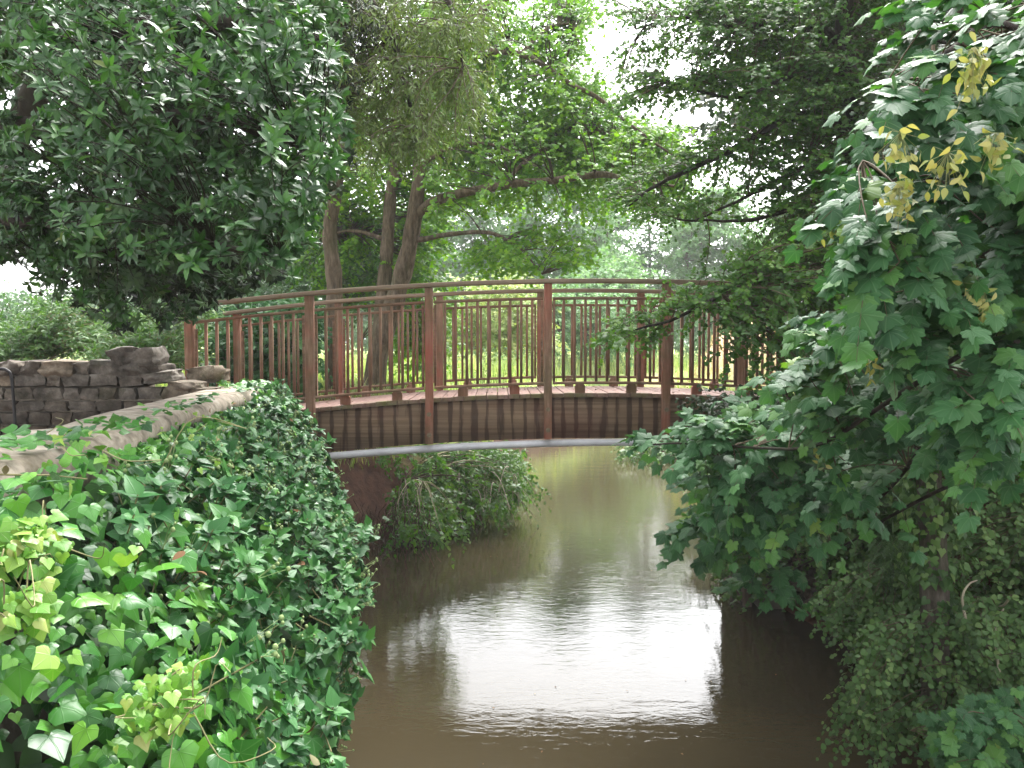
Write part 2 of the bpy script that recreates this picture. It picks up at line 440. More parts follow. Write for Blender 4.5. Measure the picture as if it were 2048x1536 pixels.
def stonemat():
    m,n=mat_new('rubble_stone'); co=objco(n)
    at=N_(n,'ShaderNodeAttribute',attribute_name='lc'); sep=N_(n,'ShaderNodeSeparateXYZ'); n.links.new(at.outputs['Vector'],sep.inputs[0])
    a=noise(n,7,8,co,.7)
    c=ramp(n,a,[(.3,(.03,.027,.023)),(.5,(.13,.115,.098)),(.72,(.29,.26,.225))])
    c2=ramp(n,sep.outputs[2],[(0,(.75,.7,.66)),(.5,(1,1,1)),(1,(1.35,1.2,1.0))])
    c=mixc(n,1.0,c,c2,'MULTIPLY')
    g=noise(n,4,5,co,.7); c=mixc(n,mth(n,'MULTIPLY',mth(n,'SUBTRACT',g,.56,clamp=True),5,clamp=True),c,(.045,.05,.025))
    # darker band low down on the wall
    s=N_(n,'ShaderNodeSeparateXYZ'); n.links.new(N_(n,'ShaderNodeNewGeometry').outputs['Position'],s.inputs[0])
    f=mth(n,'MULTIPLY',mth(n,'SUBTRACT',mth(n,'ADD',2.12,mth(n,'MULTIPLY',mth(n,'SUBTRACT',g,.5),.35)),s.outputs[2]),6,clamp=True)
    c=mixc(n,mth(n,'MULTIPLY',f,.7),c,mixc(n,1.0,c,(.32,.3,.28),'MULTIPLY'))
    finish(n,c,.92,.2,bump(n,noise(n,22,8,co,.7),.7,.012)); return m
M['stone']=stonemat()
M['mortar']=simplemat('old_mortar',[(.3,(.07,.06,.048)),(.7,(.22,.19,.155))],8,.95,.1,.6,.01,moss=(5,.55,(.05,.045,.03)))
M['earth']=simplemat('red_earth',[(.3,(.05,.022,.015)),(.55,(.12,.055,.035)),(.8,(.19,.09,.055))],5,.95,.1,.8,.04,vec='pos')
M['timber']=simplemat('old_timber',[(.3,(.04,.03,.02)),(.7,(.16,.12,.085))],4,.9,.2,.7,.01,stretch=(4,4,.4))
M['iron']=simplemat('black_iron',[(.3,(.012,.012,.014)),(.7,(.03,.028,.028))],20,.5,.4,.1,.002)
M['bark']=bark('maple_bark',(.05,.036,.022),(.135,.10,.066),(.25,.19,.135))
M['bark_red']=bark('reddish_bark',(.03,.018,.013),(.085,.052,.038),(.15,.095,.07))
M['bark_dark']=bark('dark_bark',(.014,.011,.009),(.035,.028,.022),(.07,.055,.042),moss=.2)
M['bark_grey']=bark('ivy_bark',(.05,.04,.032),(.12,.10,.08),(.2,.17,.14),1.6)
M['twig']=simplemat('twig_bark',[(.3,(.05,.035,.02)),(.7,(.12,.09,.05))],12,.8,vec='pos')
M['twig_pale']=simplemat('pale_stem',[(.3,(.16,.16,.07)),(.7,(.28,.25,.12))],12,.7,vec='pos')
M['dead']=simplemat('dead_twig',[(.3,(.22,.19,.13)),(.7,(.42,.37,.27))],12,.8,vec='pos')
M['holm']=leafmat('holm_leaf',[(0,(.009,.032,.009)),(.6,(.030,.095,.022)),(.93,(.07,.18,.03)),(1,(.17,.17,.05))],.34,.36,.18,(1.3,1.6,.5),'pin',(.13,.2,.08))
M['holm_dark']=leafmat('shaded_oak_leaf',[(0,(.008,.018,.007)),(1,(.022,.042,.013))],.5,.25,.08,(1.3,1.5,.5))  # inner-crown shade put into the colour of a darker oak leaf
M['olive']=leafmat('olive_green_leaf',[(0,(.06,.10,.02)),(.7,(.14,.205,.05)),(1,(.25,.31,.12))],.5,.3,.25,(1.3,1.4,.5))
M['ivy']=leafmat('ivy_leaf',[(0,(.016,.07,.016)),(.45,(.042,.165,.024)),(.85,(.085,.25,.03)),(1,(.15,.34,.045))],.33,.36,.16,(1.4,1.8,.5),'palm',(.14,.26,.11))
M['ivy_yellow']=leafmat('young_ivy_leaf',[(0,(.09,.24,.03)),(.6,(.17,.34,.045)),(.92,(.30,.42,.08)),(1,(.36,.36,.13))],.42,.4,.3,(1.2,1.4,.5),'palm',(.3,.36,.16))
M['ivy_adult']=leafmat('flowering_ivy_leaf',[(0,(.014,.06,.018)),(.5,(.035,.13,.032)),(1,(.075,.21,.045))],.4,.24,.14,(1.3,1.6,.5),'pin',(.09,.17,.08))
M['maple']=leafmat('bright_maple_leaf',[(0,(.05,.15,.012)),(.5,(.115,.26,.018)),(1,(.22,.38,.03))],.5,.25,.42,(1.5,1.6,.4))
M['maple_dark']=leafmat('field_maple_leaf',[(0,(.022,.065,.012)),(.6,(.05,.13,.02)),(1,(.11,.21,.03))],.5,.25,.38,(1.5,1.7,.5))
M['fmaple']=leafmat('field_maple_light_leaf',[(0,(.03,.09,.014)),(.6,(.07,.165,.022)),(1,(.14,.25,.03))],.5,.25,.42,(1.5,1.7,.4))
M['syc']=leafmat('sycamore_leaf',[(0,(.018,.062,.024)),(.6,(.042,.12,.040)),(.9,(.08,.185,.038)),(1,(.18,.27,.05))],.5,.22,.25,(1.4,1.8,.4),'palm',(.14,.24,.12))
M['seed']=leafmat('maple_keys',[(0,(.22,.27,.06)),(1,(.40,.36,.13))],.5,.3,.3,(1.2,1.2,.6))
M['bramble']=leafmat('bramble_leaf',[(0,(.035,.075,.022)),(.6,(.08,.155,.045)),(1,(.17,.25,.08))],.5,.25,.25,(1.3,1.6,.5))
M['shade']=leafmat('shaded_woodland_leaf',[(0,(.009,.024,.008)),(1,(.028,.062,.016))],.5,.25,.15,(1.3,1.6,.5))  # woodland shade put into the colour, far darker than the other leaves
M['willow']=leafmat('willow_leaf',[(0,(.09,.19,.07)),(.6,(.15,.28,.11)),(1,(.25,.38,.18))],.6,.2,.35,(1.2,1.3,.7))
M['shrub']=leafmat('shrub_leaf',[(0,(.035,.09,.02)),(.6,(.075,.165,.035)),(1,(.15,.26,.05))],.5,.4,.35,(1.4,1.6,.5))
M['shrub_grey']=leafmat('grey_shrub_leaf',[(0,(.04,.09,.035)),(.6,(.075,.15,.06)),(1,(.13,.22,.09))],.5,.25,.3,(1.3,1.5,.6))
M['meadow']=leafmat('meadow_plant',[(0,(.17,.27,.06)),(.6,(.33,.40,.13)),(1,(.55,.54,.28))],.6,.3,.35,(1.2,1.3,.6))
M['drygrass']=leafmat('dry_grass',[(0,(.36,.27,.14)),(1,(.62,.47,.28))],.8,.2,.3,(1.1,1.1,.8))
M['grass']=leafmat('dark_grass',[(0,(.035,.08,.025)),(1,(.08,.14,.04))],.5,.4,.3)
M['litter']=leafmat('fallen_leaf',[(0,(.10,.05,.025)),(.6,(.2,.11,.05)),(1,(.36,.27,.14))],.8,.2,.1,(1,1,1))
M['bud']=simplemat('ivy_bud',[(.3,(.18,.26,.09)),(.7,(.28,.36,.15))],30,.6)

def watermat():
    m,n=mat_new('muddy_water'); geo=N_(n,'ShaderNodeNewGeometry').outputs['Position']
    a=noise(n,.5,3,geo); c=ramp(n,a,[(.3,(.043,.034,.018)),(.7,(.058,.046,.025))])
    r1=noise(n,9,3,mapping(n,geo,(1.0,2.0,1)),.5,dist=.6); r2=noise(n,2.2,2,mapping(n,geo,(1,1.6,1)),.5); r3=noise(n,30,2,mapping(n,geo,(1,1.7,1)),.5)
    amp=noise(n,.9,2,geo)
    h=mth(n,'ADD',mth(n,'MULTIPLY',r1,mth(n,'MULTIPLY',amp,.9)),mth(n,'ADD',mth(n,'MULTIPLY',r2,.9),mth(n,'MULTIPLY',r3,.12)))
    p=finish(n,c,.015,.5,bump(n,h,.14,.02)); p.inputs['IOR'].default_value=1.333
    return m
M['water']=watermat()
def groundmat():
    m,n=mat_new('ground_soil'); geo=N_(n,'ShaderNodeNewGeometry').outputs['Position']
    s=N_(n,'ShaderNodeSeparateXYZ'); n.links.new(geo,s.inputs[0])
    a=noise(n,4,8,geo,.7)
    soil=ramp(n,a,[(.3,(.03,.015,.01)),(.55,(.085,.042,.028)),(.8,(.14,.075,.05))])
    g=noise(n,.6,5,geo,.6); grass=ramp(n,g,[(.3,(.16,.25,.06)),(.6,(.30,.36,.11)),(.8,(.44,.42,.2))])
    f=mth(n,'MULTIPLY',mth(n,'SUBTRACT',mth(n,'ADD',s.outputs[1],mth(n,'MULTIPLY',mth(n,'SUBTRACT',a,.5),4)),11.0),.5,clamp=True)
    z=mth(n,'MULTIPLY',mth(n,'SUBTRACT',s.outputs[2],.7),3,clamp=True)
    c=mixc(n,mth(n,'MULTIPLY',f,z),soil,grass)
    # dry sandy slope on the right
    d=mth(n,'MULTIPLY',mth(n,'SUBTRACT',mth(n,'ADD',s.outputs[0],mth(n,'MULTIPLY',mth(n,'SUBTRACT',g,.5),2.5)),4.6),1.5,clamp=True)
    d=mth(n,'MULTIPLY',d,mth(n,'MULTIPLY',mth(n,'SUBTRACT',s.outputs[1],13.5),.5,clamp=True))
    d=mth(n,'MULTIPLY',d,mth(n,'MULTIPLY',mth(n,'SUBTRACT',34,s.outputs[1]),.2,clamp=True))
    c=mixc(n,d,c,ramp(n,a,[(.3,(.34,.24,.14)),(.7,(.60,.46,.30))]))
    finish(n,c,.95,.1,bump(n,a,.8,.05)); return m
M['ground']=groundmat()

# ------------------------------------------------------------------ setting: ground, river
LB=np.array([(-30,-1.3),(0,-1.45),(4,-1.7),(7.4,-2.05),(8.6,-2.0),(9.5,-1.75),(10.8,-1.1),(13.2,.05),(16,.25),(20,.3),(24,1.6),(30,5),(60,30)])
RB=np.array([(-30,2.9),(0,2.9),(5.4,2.75),(6.7,2.65),(8.0,2.36),(9,2.4),(12,3.0),(16,3.5),(17.9,3.5),(19.5,2.7),(21,2.7),(24,4.2),(30,8),(60,33)])
def sstep(a,b,x):
    t=np.clip((x-a)/(b-a),0,1); return t*t*(3-2*t)
def ground_h(x,y):
    xl=np.interp(y,LB[:,0],LB[:,1]); xr=np.interp(y,RB[:,0],RB[:,1])
    dl=xl-x; dr=x-xr
    far=sstep(12,17,y)
    landl=(1.2+.65*sstep(6.5,7.2,y))*(1-far)+1.25*far+.006*np.clip(y-20,0,200)
    wl=.35+1.1*sstep(8,10,y); wr=.75+1.0*sstep(9,12,y)
    hl=-.5+(landl+.5)*sstep(-.1,1,dl/wl)
    rise=sstep(0,2.6,x-3.9)*sstep(13,17,y)*(1-sstep(30,40,y))*1.75
    landr=1.95*(1-far)+1.35*far+rise
    hr=-.5+(landr+.5)*sstep(-.05,1,dr/wr)
    h=np.where(dl>-.05,hl,np.where(dr>-.1,hr,-.5))
    return h
def grid_axis(lo,hi,fine0,fine1,f,c):
    a=list(np.arange(fine0,fine1,f)); x=fine1; st=f
    while x<hi: a.append(x); st*=1.18; x+=min(st,c)
    a.append(hi); x=fine0; st=f; b=[]
    while x>lo: st*=1.18; x-=min(st,c); b.append(max(x,lo))
    return np.array(sorted(set(b+a)))
gx=grid_axis(-400,400,-7,9,.14,30); gy=grid_axis(-40,900,.0,26,.16,30)
X,Y=np.meshgrid(gx,gy); Z=ground_h(X,Y)
nz=np.array([mnoise.noise((float(a)*1.3,float(b)*1.3,3.1))*.5+mnoise.noise((float(a)*4,float(b)*4,9.1))*.3 for a,b in zip(X.ravel(),Y.ravel())]).reshape(X.shape)
Z=Z+nz*.22*sstep(-.45,.2,Z)*(np.abs(X)<60)
mb=MB(); ny,nx=X.shape
i=(np.arange(ny-1)[:,None]*nx+np.arange(nx-1)[None]).ravel()
mb.add(np.stack([X,Y,Z],-1).reshape(-1,3), np.stack([i,i+1,i+nx+1,i+nx],-1))
g=mb.build('ground',M['ground'],None,True); tagit(g,kind='structure')
mb=MB(); mb.add([(-6,-40,0),(60,-40,0),(60,70,0),(-6,70,0)],[(0,1,2,3)])
o=mb.build('river_water',M['water']); tagit(o,kind='structure')

# ------------------------------------------------------------------ the footbridge
KD=.0197; KR=.0168
BR=thing('footbridge','arched timber footbridge with red-brown railings and plank deck across the brown river','footbridge',(0.81,7.83,2.04),rz=math.radians(.9))
def za(x,k=KD): return -k*np.asarray(x)**2
def strip(mb,x0,x1,y0,y1,zt,zb,k=KD,n=40,rnd=0):
    """arched bar of rectangular section following the arch"""
    xs=np.linspace(x0,x1,n); V=[]
    for x in xs:
        a=float(za(x,k)); V+= [(x,y0,a+zb),(x,y1,a+zb),(x,y1,a+zt),(x,y0,a+zt)]
    Fq=[]
    for j in range(n-1):
        for q in range(4): Fq.append((4*j+q,4*j+4+q,4*j+4+(q+1)%4,4*j+(q+1)%4))
    Fq+= [(3,2,1,0),(4*n-4,4*n-3,4*n-2,4*n-1)]
    mb.add(V,Fq,np.tile([0,0,rnd],(len(V),1)))
XL,XR=-3.62,4.4
PX=[-3.75+1.09*i for i in range(8)]
# planks
mb=MB(); x=XL
while x<XR:
    r=random.random(); wd=.097
    j=random.uniform(-.006,.006); zt=random.uniform(-.003,.003)
    a0,a1=float(za(x)),float(za(x+wd)); y0,y1=.062+j,1.355+j
    V=[(x,y0,a0-.04),(x+wd,y0,a1-.04),(x+wd,y1,a1-.04),(x,y1,a0-.04),(x,y0,a0+zt),(x+wd,y0,a1+zt),(x+wd,y1,a1+zt),(x,y1,a0+zt)]
    mb.add(V,[(0,3,2,1),(4,5,6,7),(0,1,5,4),(1,2,6,5),(2,3,7,6),(3,0,4,7)],np.tile([0,0,r],(8,1)))
    x+=wd+.006
mb.build('deck',M['deck'],BR,bevel=.003)
for yb in (.10,1.22):
    mb=MB(); strip(mb,XL-.3,XR+.3,yb,yb+.10,-.043,-.425); mb.build('beam',M['beam'],BR)
for xx in np.arange(XL+.2,XR,1.09):
    mb=MB(); mb.box((xx,.202,float(za(xx))-.34),(xx+.07,1.218,float(za(xx))-.14)); mb.build('cross_brace',M['beam'],BR)
for side,yc in ((0,0.0),(1,1.42)):
    yo=-1 if side==0 else 1
    for i,x in enumerate(PX):
        a=float(za(x)); top=1.012+(float(za(x,KR))-a)
        mb=MB(); mb.box((x-.035,yc-.052,a-.415),(x+.035,yc+.052,a+top))
        p=mb.build('post',M['post'],BR,bevel=.004)
        for dz in (-.14,-.33):
            b=MB(); yb=yc+yo*.055
            an=np.arange(8)*math.pi/4; ring=np.stack([x+.021*np.cos(an),np.full(8,yb-yo*.006),a+dz+.021*np.sin(an)],-1); ring2=ring+[0,yo*.014,0]
            b.add(np.vstack([ring,ring2]),[(j,(j+1)%8,8+(j+1)%8,8+j) for j in range(8)]); b.add(ring2,np.array([list(range(8))]))
            b.build('bolt',M['bolt'],p)
    mb=MB(); e0,e1=PX[0]-.13,PX[-1]+.13
    strip(mb,e0,e1,yc-.075,yc+.065,1.05,1.014,KR); mb.build('handrail',M['handrail'],BR,bevel=.004)
    for i in range(7):
        x0,x1=PX[i]+.045,PX[i+1]-.045
        dk=KR
        mb=MB()
        strip(mb,x0,x1,yc-.014,yc+.014,.888,.862,KR*.97,8); strip(mb,x0,x1,yc-.014,yc+.014,.112,.086,KD,8)
        strip(mb,x0,x0+.022,yc-.0135,yc+.0135,.861,.113,KD,2); strip(mb,x1-.022,x1,yc-.0135,yc+.0135,.861,.113,KD,2)
        pan=mb.build('railing_panel',M['rail'],BR)
        xm=(PX[i]+PX[i+1])/2
        for q in range(9):
            if side==1 and i==6: break
            xx=xm+(q-4)*.1; a=float(za(xx)); b=MB(); zt=.862+float(za(xx,KR*.97))-a
            lean=random.uniform(-.002,.002)
            b.box((xx-.012+lean,yc-.011,a+.112),(xx+.012+lean,yc+.011,a+zt))
            b.build('baluster',M['baluster'],pan)
        for dx in (-.24,.24):
            xx=xm+dx; a=float(za(xx)); yk=yc+(.064 if side==0 else -.125); b=MB()
            pr=[(-.046,0),(.046,0),(.046,.065),(.03,.09),(-.03,.09),(-.046,.065)]
            V=[(xx+u,yk,a+v+.001) for u,v in pr]+[(xx+u,yk+.05,a+v+.001) for u,v in pr]
            b.add(V,[(j,(j+1)%6,6+(j+1)%6,6+j) for j in range(6)]); b.add(V,[(5,4,3,2,1,0),(6,7,8,9,10,11)])
            b.build('kerb_block',M['post'],BR,bevel=.003)
xs=np.linspace(-2.9,3.9,40); mb=MB()
P=np.stack([xs,np.full(40,.085),-.462-.0155*(xs-.36)**2],-1); tubes(mb,P[None],np.full((1,40),.034),16)
pipe=mb.build('pipe',M['pipe'],BR,True)
for xc in (-1.25,1.2):
    mb=MB(); q=np.stack([np.linspace(xc-.035,xc+.035,4),np.full(4,.085),-.462-.0155*(np.linspace(xc-.035,xc+.035,4)-.36)**2],-1)
    tubes(mb,q[None],np.full((1,4),.0385),16); mb.build('pipe_collar',M['pipe'],pipe,True)

# abutments
def abut(x0,x1,label):
    mb=MB(); mb.box((x0,7.9,-.6),(x1,9.35,1.30)); mb.box((x0-.15,7.88,1.302),(x1+.15,9.37,1.42))
    o=mb.build('bridge_abutment',M['mortar'],None,bevel=.02); tagit(o,label,'abutment','footbridge abutments')
abut(-4.2,-2.15,'mossy masonry abutment under the ivy end of the footbridge')
abut(2.33,5.0,'masonry abutment under the tree-covered end of the footbridge')

# ------------------------------------------------------------------ rough stone wall and coping
def rock(c, h, r, rnd, seed, rot=0, res=5, amp=.13):
    """rounded irregular stone: centre c, half sizes h"""
    V=[];Fq=[]; n=res
    for ax in range(3):
        for s in (-1,1):
            b=len(V)
            for i in range(n+1):
                for j in range(n+1):
                    u=2*i/n-1; v=2*j/n-1; p=[0,0,0]; p[ax]=s; p[(ax+1)%3]=u; p[(ax+2)%3]=v
                    V.append(p)
            for i in range(n):
                for j in range(n):
                    q=[b+i*(n+1)+j,b+(i+1)*(n+1)+j,b+(i+1)*(n+1)+j+1,b+i*(n+1)+j+1]
                    Fq.append(q if s>0 else q[::-1])
    V=np.array(V,float); e=nrm(V)*1.25; V=V*(1-r)+e*r
    out=[]
    for p in V:
        d=mnoise.noise_vector((float(p[0])*.9+seed*7.3,float(p[1])*.9+seed*3.1,float(p[2])*.9))
        d2=mnoise.noise_vector((float(p[0])*2.6+seed*2.3,float(p[1])*2.6,float(p[2])*2.6+seed))
        out.append([p[k]+d[k]*amp*2.2+d2[k]*amp*.9 for k in range(3)])
    V=np.array(out)*np.array(h); cr,sr=math.cos(rot),math.sin(rot)
    V=np.stack([V[:,0]*cr-V[:,2]*sr,V[:,1],V[:,0]*sr+V[:,2]*cr],-1)+np.array(c)
    return V,np.array(Fq),np.tile([0,0,rnd],(len(V),1))
SW=thing('stone_wall','rough old rubble stone wall with broken crest behind the sloping coping','wall',(-3.6,6.7,1.2))
def toploc(x):  # crest height of the wall along X
    return np.interp(x,[-6,-2.95,-2.6,-2.2,-2.0],[2.30,2.33,2.22,2.17,2.10])
mb=MB(); mt=MB(); cap=MB(); seed=0
mt.box((-6.5,6.58,.9),(-2.12,6.9,2.08)); mt.box((-6.5,6.585,2.0802),(-2.9,6.895,2.24))
z=1.15; row=0
while z<2.20:
    h=random.uniform(.068,.098); x=-6.4+random.uniform(0,.2)
    while x<-2.1:
        wd=random.uniform(.11,.24)
        if z+h<=toploc(x+wd/2)-.02:
            seed+=1; V,Fq,A=rock((x+wd/2,6.585+random.uniform(-.012,.012),z+h/2),(wd/2-.004,.06,h/2-.003),.17,random.random(),seed,random.uniform(-.05,.05),7,.12); mb.add(V,Fq,A)
        x+=wd+.004
    z+=h+.008; row+=1
x=-6.3
while x<-2.9:
    wd=random.uniform(.14,.30); seed+=1; hh=random.uniform(.04,.075)
    V,Fq,A=rock((x+wd/2,6.7,2.27+hh*.6),(wd/2-.006,.17,hh),.22,random.random(),seed,random.uniform(-.12,.12),8,.15); cap.add(V,Fq,A); x+=wd-.01
for (cx,cz,hx,hz) in [(-3.0,2.40,.10,.062),(-2.86,2.385,.11,.075),(-2.72,2.24,.11,.045),(-2.92,2.30,.13,.05),(-2.55,2.17,.12,.035)]:
    seed+=1; V,Fq,A=rock((cx,6.66,cz),(hx,.15,hz),.2,random.uniform(.4,.9),seed,random.uniform(-.15,.15),8,.15); cap.add(V,Fq,A)
wbuild(mb,'masonry',M['stone'],SW); wbuild(mt,'mortar_core',M['mortar'],SW,False); wbuild(cap,'rubble_crest',M['stone'],SW)
mb=MB(); V,Fq,A=rock((0,0,0),(.14,.1,.065),.45,.9,77,.1,7,.22); mb.add(V,Fq,A)
o=mb.build('loose_stone',M['stone'],None,True); o.location=(-2.50,6.95,2.24); tagit(o,'loose angular stone lying at the foot of the first bridge post','stone')

WW=thing('wing_wall','low river wing wall with wide pale concrete coping, mostly under ivy','wall',(-1.8,3.5,0))
def cope(D): return np.interp(D,[-1,2.9,4.0,6.6,7.6],[-1.22,-1.42,-1.70,-2.03,-2.12])+.02
mb=MB(); n=14; Ds=np.linspace(-1,7.2,n)
V=[];Fq=[]
for d in Ds:
    c=cope(d); V+=[(c-.42,d,-.5),(c-.05,d,-.5),(c-.05,d,2.03),(c-.42,d,2.03)]
for j in range(n-1):
    for q in range(4): Fq.append((4*j+q,4*j+(q+1)%4,4*j+4+(q+1)%4,4*j+4+q))
mb.add(V,Fq); wbuild(mb,'wall',M['mortar'],WW,False)
def copestone(d0,d1,zt,wd,thick=.10,dx=0):
    mb=MB(); n=16; rows=[]
    for k,d in enumerate(np.linspace(d0,d1,n)):
        c=float(cope(d))+dx; e=rng.normal(0,.0012,8)
        rows.append([(c-wd,d,zt-thick),(c,d,zt-thick+e[0]),(c+e[1],d,zt-.045),(c-.012,d,zt-.02+e[2]),(c-.035+e[3],d,zt-.002),(c-wd*.5,d,zt+.012+e[4]),(c-wd+.05,d,zt+.006+e[5]),(c-wd,d,zt-.03)])
    V=np.array(rows).reshape(-1,3); Fq=[]
    for j in range(n-1):
        for q in range(8): Fq.append((8*j+q,8*j+(q+1)%8,8*j+8+(q+1)%8,8*j+8+q))
    mb.add(V,Fq); mb.add(V,[tuple(range(7,-1,-1)),tuple(range(8*n-8,8*n))])
    return wbuild(mb,'coping',M['coping'],WW,False)
copestone(-.9,3.05,2.185,.40,.15,.05); copestone(3.06,7.0,2.14,.40,.10,-.0)
# bent iron bar in front of the stone wall
mb=MB(); L=smoothline([W(-60,738,6.4),W(0,738,6.4),W(14,741,6.4),W(22,752,6.4),W(27,800,6.4),W(33,900,6.4)],30)
tubes(mb,L[None],np.full((1,30),.012),8); o=mb.build('iron_bar',M['iron'],None,True); tagit(o,'thin black bent iron bar standing in front of the rough stone wall','bar')

# ------------------------------------------------------------------ timber piles of the right bank and low masonry
PL=thing('timber_piling','weathered vertical timber piles holding the bank below the bridge','piling',(2.42,8.3,0))
for k in range(5):
    mb=MB(); x=2.24+k*.035; y=8.0+k*.14
    tubes(mb,np.linspace((x,y,-.5),(x+random.uniform(-.02,.02),y,.95+random.uniform(-.1,.1)),8)[None],np.full((1,8),.045),9); wbuild(mb,'pile',M['timber'],PL)
RW=thing('bank_revetment','broken low stone facing in the red earth of the shaded bank','wall',(2.9,7.8,.3))
mb=MB(); seed=300
for r in range(7):
    x=0
    while x<1.5:
        wd=random.uniform(.12,.24); seed+=1
        V,Fq,A=rock((2.46+x*.22+r*.03,8.0-x+random.uniform(-.02,.02),.22+r*.095),(.07,wd/2,.042),.35,random.random(),seed,0,4,.12); mb.add(V,Fq,A); x+=wd
wbuild(mb,'masonry',M['stone'],RW)

# ------------------------------------------------------------------ foliage kit
UP=np.array([0,0,1.])
def place(T, name, mb, mat): return wbuild(mb,name,mat,T)
def tree(name,label,cat,base,limbs,groups,barkm,leafm,twigm=None,group=None,nodes_extra=None):
    """limbs: list of (pts, r0, r1) ; groups: list of dicts of foliage volumes"""
    T=thing(name,label,cat,tuple(float(c) for c in base),group)
    tb=MB(); nodes=[]
    bb=MB()
    for i,(pts,r0,r1) in enumerate(limbs):
        L=limb(tb if i==0 else bb,pts,r0,r1,12,26,wob=.03); nodes.append(L[4:] if i==0 else L)
    nodes=np.concatenate(nodes)
    lf={}; tw=MB()
    for gr in groups:
        tg=gr['pts']
        P=subbranches(None if gr.get('notw') else tw,nodes,tg,gr.get('lift',.12),gr.get('r0',.010),gr.get('r1',.0022))
        Q,Tn=along(P,gr.get('m',4),gr.get('u0',.3))
        mbl=lf.setdefault(gr.get('mat',leafm),MB())
        rndc=rng.random(len(Q))
        if gr.get('kind','spray')=='spray':
            d=Tn*.8+rng.normal(0,.75,Tn.shape)*[1,1,gr.get('flat',.3)]+np.array(gr.get('bias',(0,0,0)))
            sprays(mbl,tw if gr.get('twigs',True) else None,gr['tpl'],Q,d,gr['L']*rng.uniform(.6,1.3,len(Q)),gr.get('nl',7),gr['size'],up=gr.get('up',(0,-.35,.9)),droop=gr.get('droop',.3),njit=gr.get('njit',.35),rndc=rndc,twr=gr.get('twr',.002))
        else:
            d=Tn*.5+rng.normal(0,.6,Tn.shape)+np.array(gr.get('bias',(0,-.4,.4)))
            rosettes(mbl,Q+nrm(d)*gr['size']*.4,d,gr['tpl'],gr['size'],gr.get('nl',8),gr.get('cone',65),rndc=rndc)
            tubes(tw,np.stack([Q,Q+nrm(d)*gr['size']*.5],1),np.full((len(Q),2),gr.get('r1',.0022)*.8),3)
    place(T,'trunk',tb,M[barkm]); 
    if bb.n: place(T,'branches',bb,M[barkm])
    place(T,'twigs',tw,M[twigm or 'twig'])
    for k,v in lf.items(): place(T,'crown',v,M[k])
    return T

def gh(x,y): return float(ground_h(np.array(x,float),np.array(y,float)))
# 1 --- evergreen oak, left foreground
OAKD=[(-20,-60),(660,-60),(700,60),(700,200),(715,330),(650,420),(560,560),(470,600),(350,655),(230,660),(150,610),(90,590),(40,560),(-20,560)]
OAKN=[(0,-40),(240,-30),(620,0),(690,100),(670,200),(690,330),(700,400),(640,470),(600,570),(480,520),(330,540),(130,520),(90,430),(160,330),(0,420),(0,300),(90,200),(0,130)]
OAKH=[[(30,170),(110,150),(150,260),(90,330),(20,300)],[(0,520),(50,530),(60,600),(0,600)],[(330,120),(390,120),(380,210),(320,200)],[(100,370),(170,385),(160,430),(90,440)]]
tree('evergreen_oak','dark evergreen oak with pointed glossy leaf rosettes hanging over the stone wall','tree',W(-620,700,5.2)*[1,1,0]+[0,0,1.8],
 [([W(-620,740,5.2),W(-560,500,5.1),W(-480,300,5.0),W(-420,60,4.9),W(-350,-250,4.8)],.26,.12),
  ([W(-520,420,5.1),W(-200,430,4.6),W(60,440,4.2),W(300,470,3.6),W(560,520,3.1)],.045,.008),
  ([W(-480,300,5.0),W(-150,270,4.6),W(150,260,4.2),W(420,250,3.7),W(640,330,3.3)],.10,.01),
  ([W(-440,140,4.9),W(-100,90,4.5),W(250,60,4.2),W(520,60,3.8),W(660,110,3.6)],.09,.01),
  ([W(-520,420,5.1),W(-200,400,6),W(100,420,6.2),W(300,540,6.0),W(400,600,5.8)],.04,.008),
  ([W(-440,140,4.9),W(-100,160,6),W(250,120,6.3),W(600,60,6.3)],.06,.012)],
 [dict(pts=scatter(OAKN,430,2.7,4.0),kind='ros',tpl=T_HOLM,size=.053,r0=.005,r1=.0018,nl=8,m=3,u0=.45,mat='holm',bias=(.1,-.5,.45),cone=72),
  dict(pts=scatter(OAKD,620,3.9,5.0,OAKH),kind='ros',tpl=T_HOLM,size=.052,r0=.005,r1=.0018,nl=8,m=5,u0=.3,mat='holm',bias=(0,-.3,.3),cone=75),
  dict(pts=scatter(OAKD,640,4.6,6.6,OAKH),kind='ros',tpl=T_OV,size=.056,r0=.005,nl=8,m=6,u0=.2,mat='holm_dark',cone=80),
  dict(pts=np.stack([rng.uniform(-9,-1.2,420),rng.uniform(-1,9,420),rng.uniform(4.9,7.5,420)],-1),kind='ros',tpl=T_OV,size=.17,nl=8,m=3,u0=.7,mat='holm_dark',cone=80,notw=True),  # added overhead leaves out of view, to shade the crown and wall below
 ],'bark_dark','holm','bark_dark')
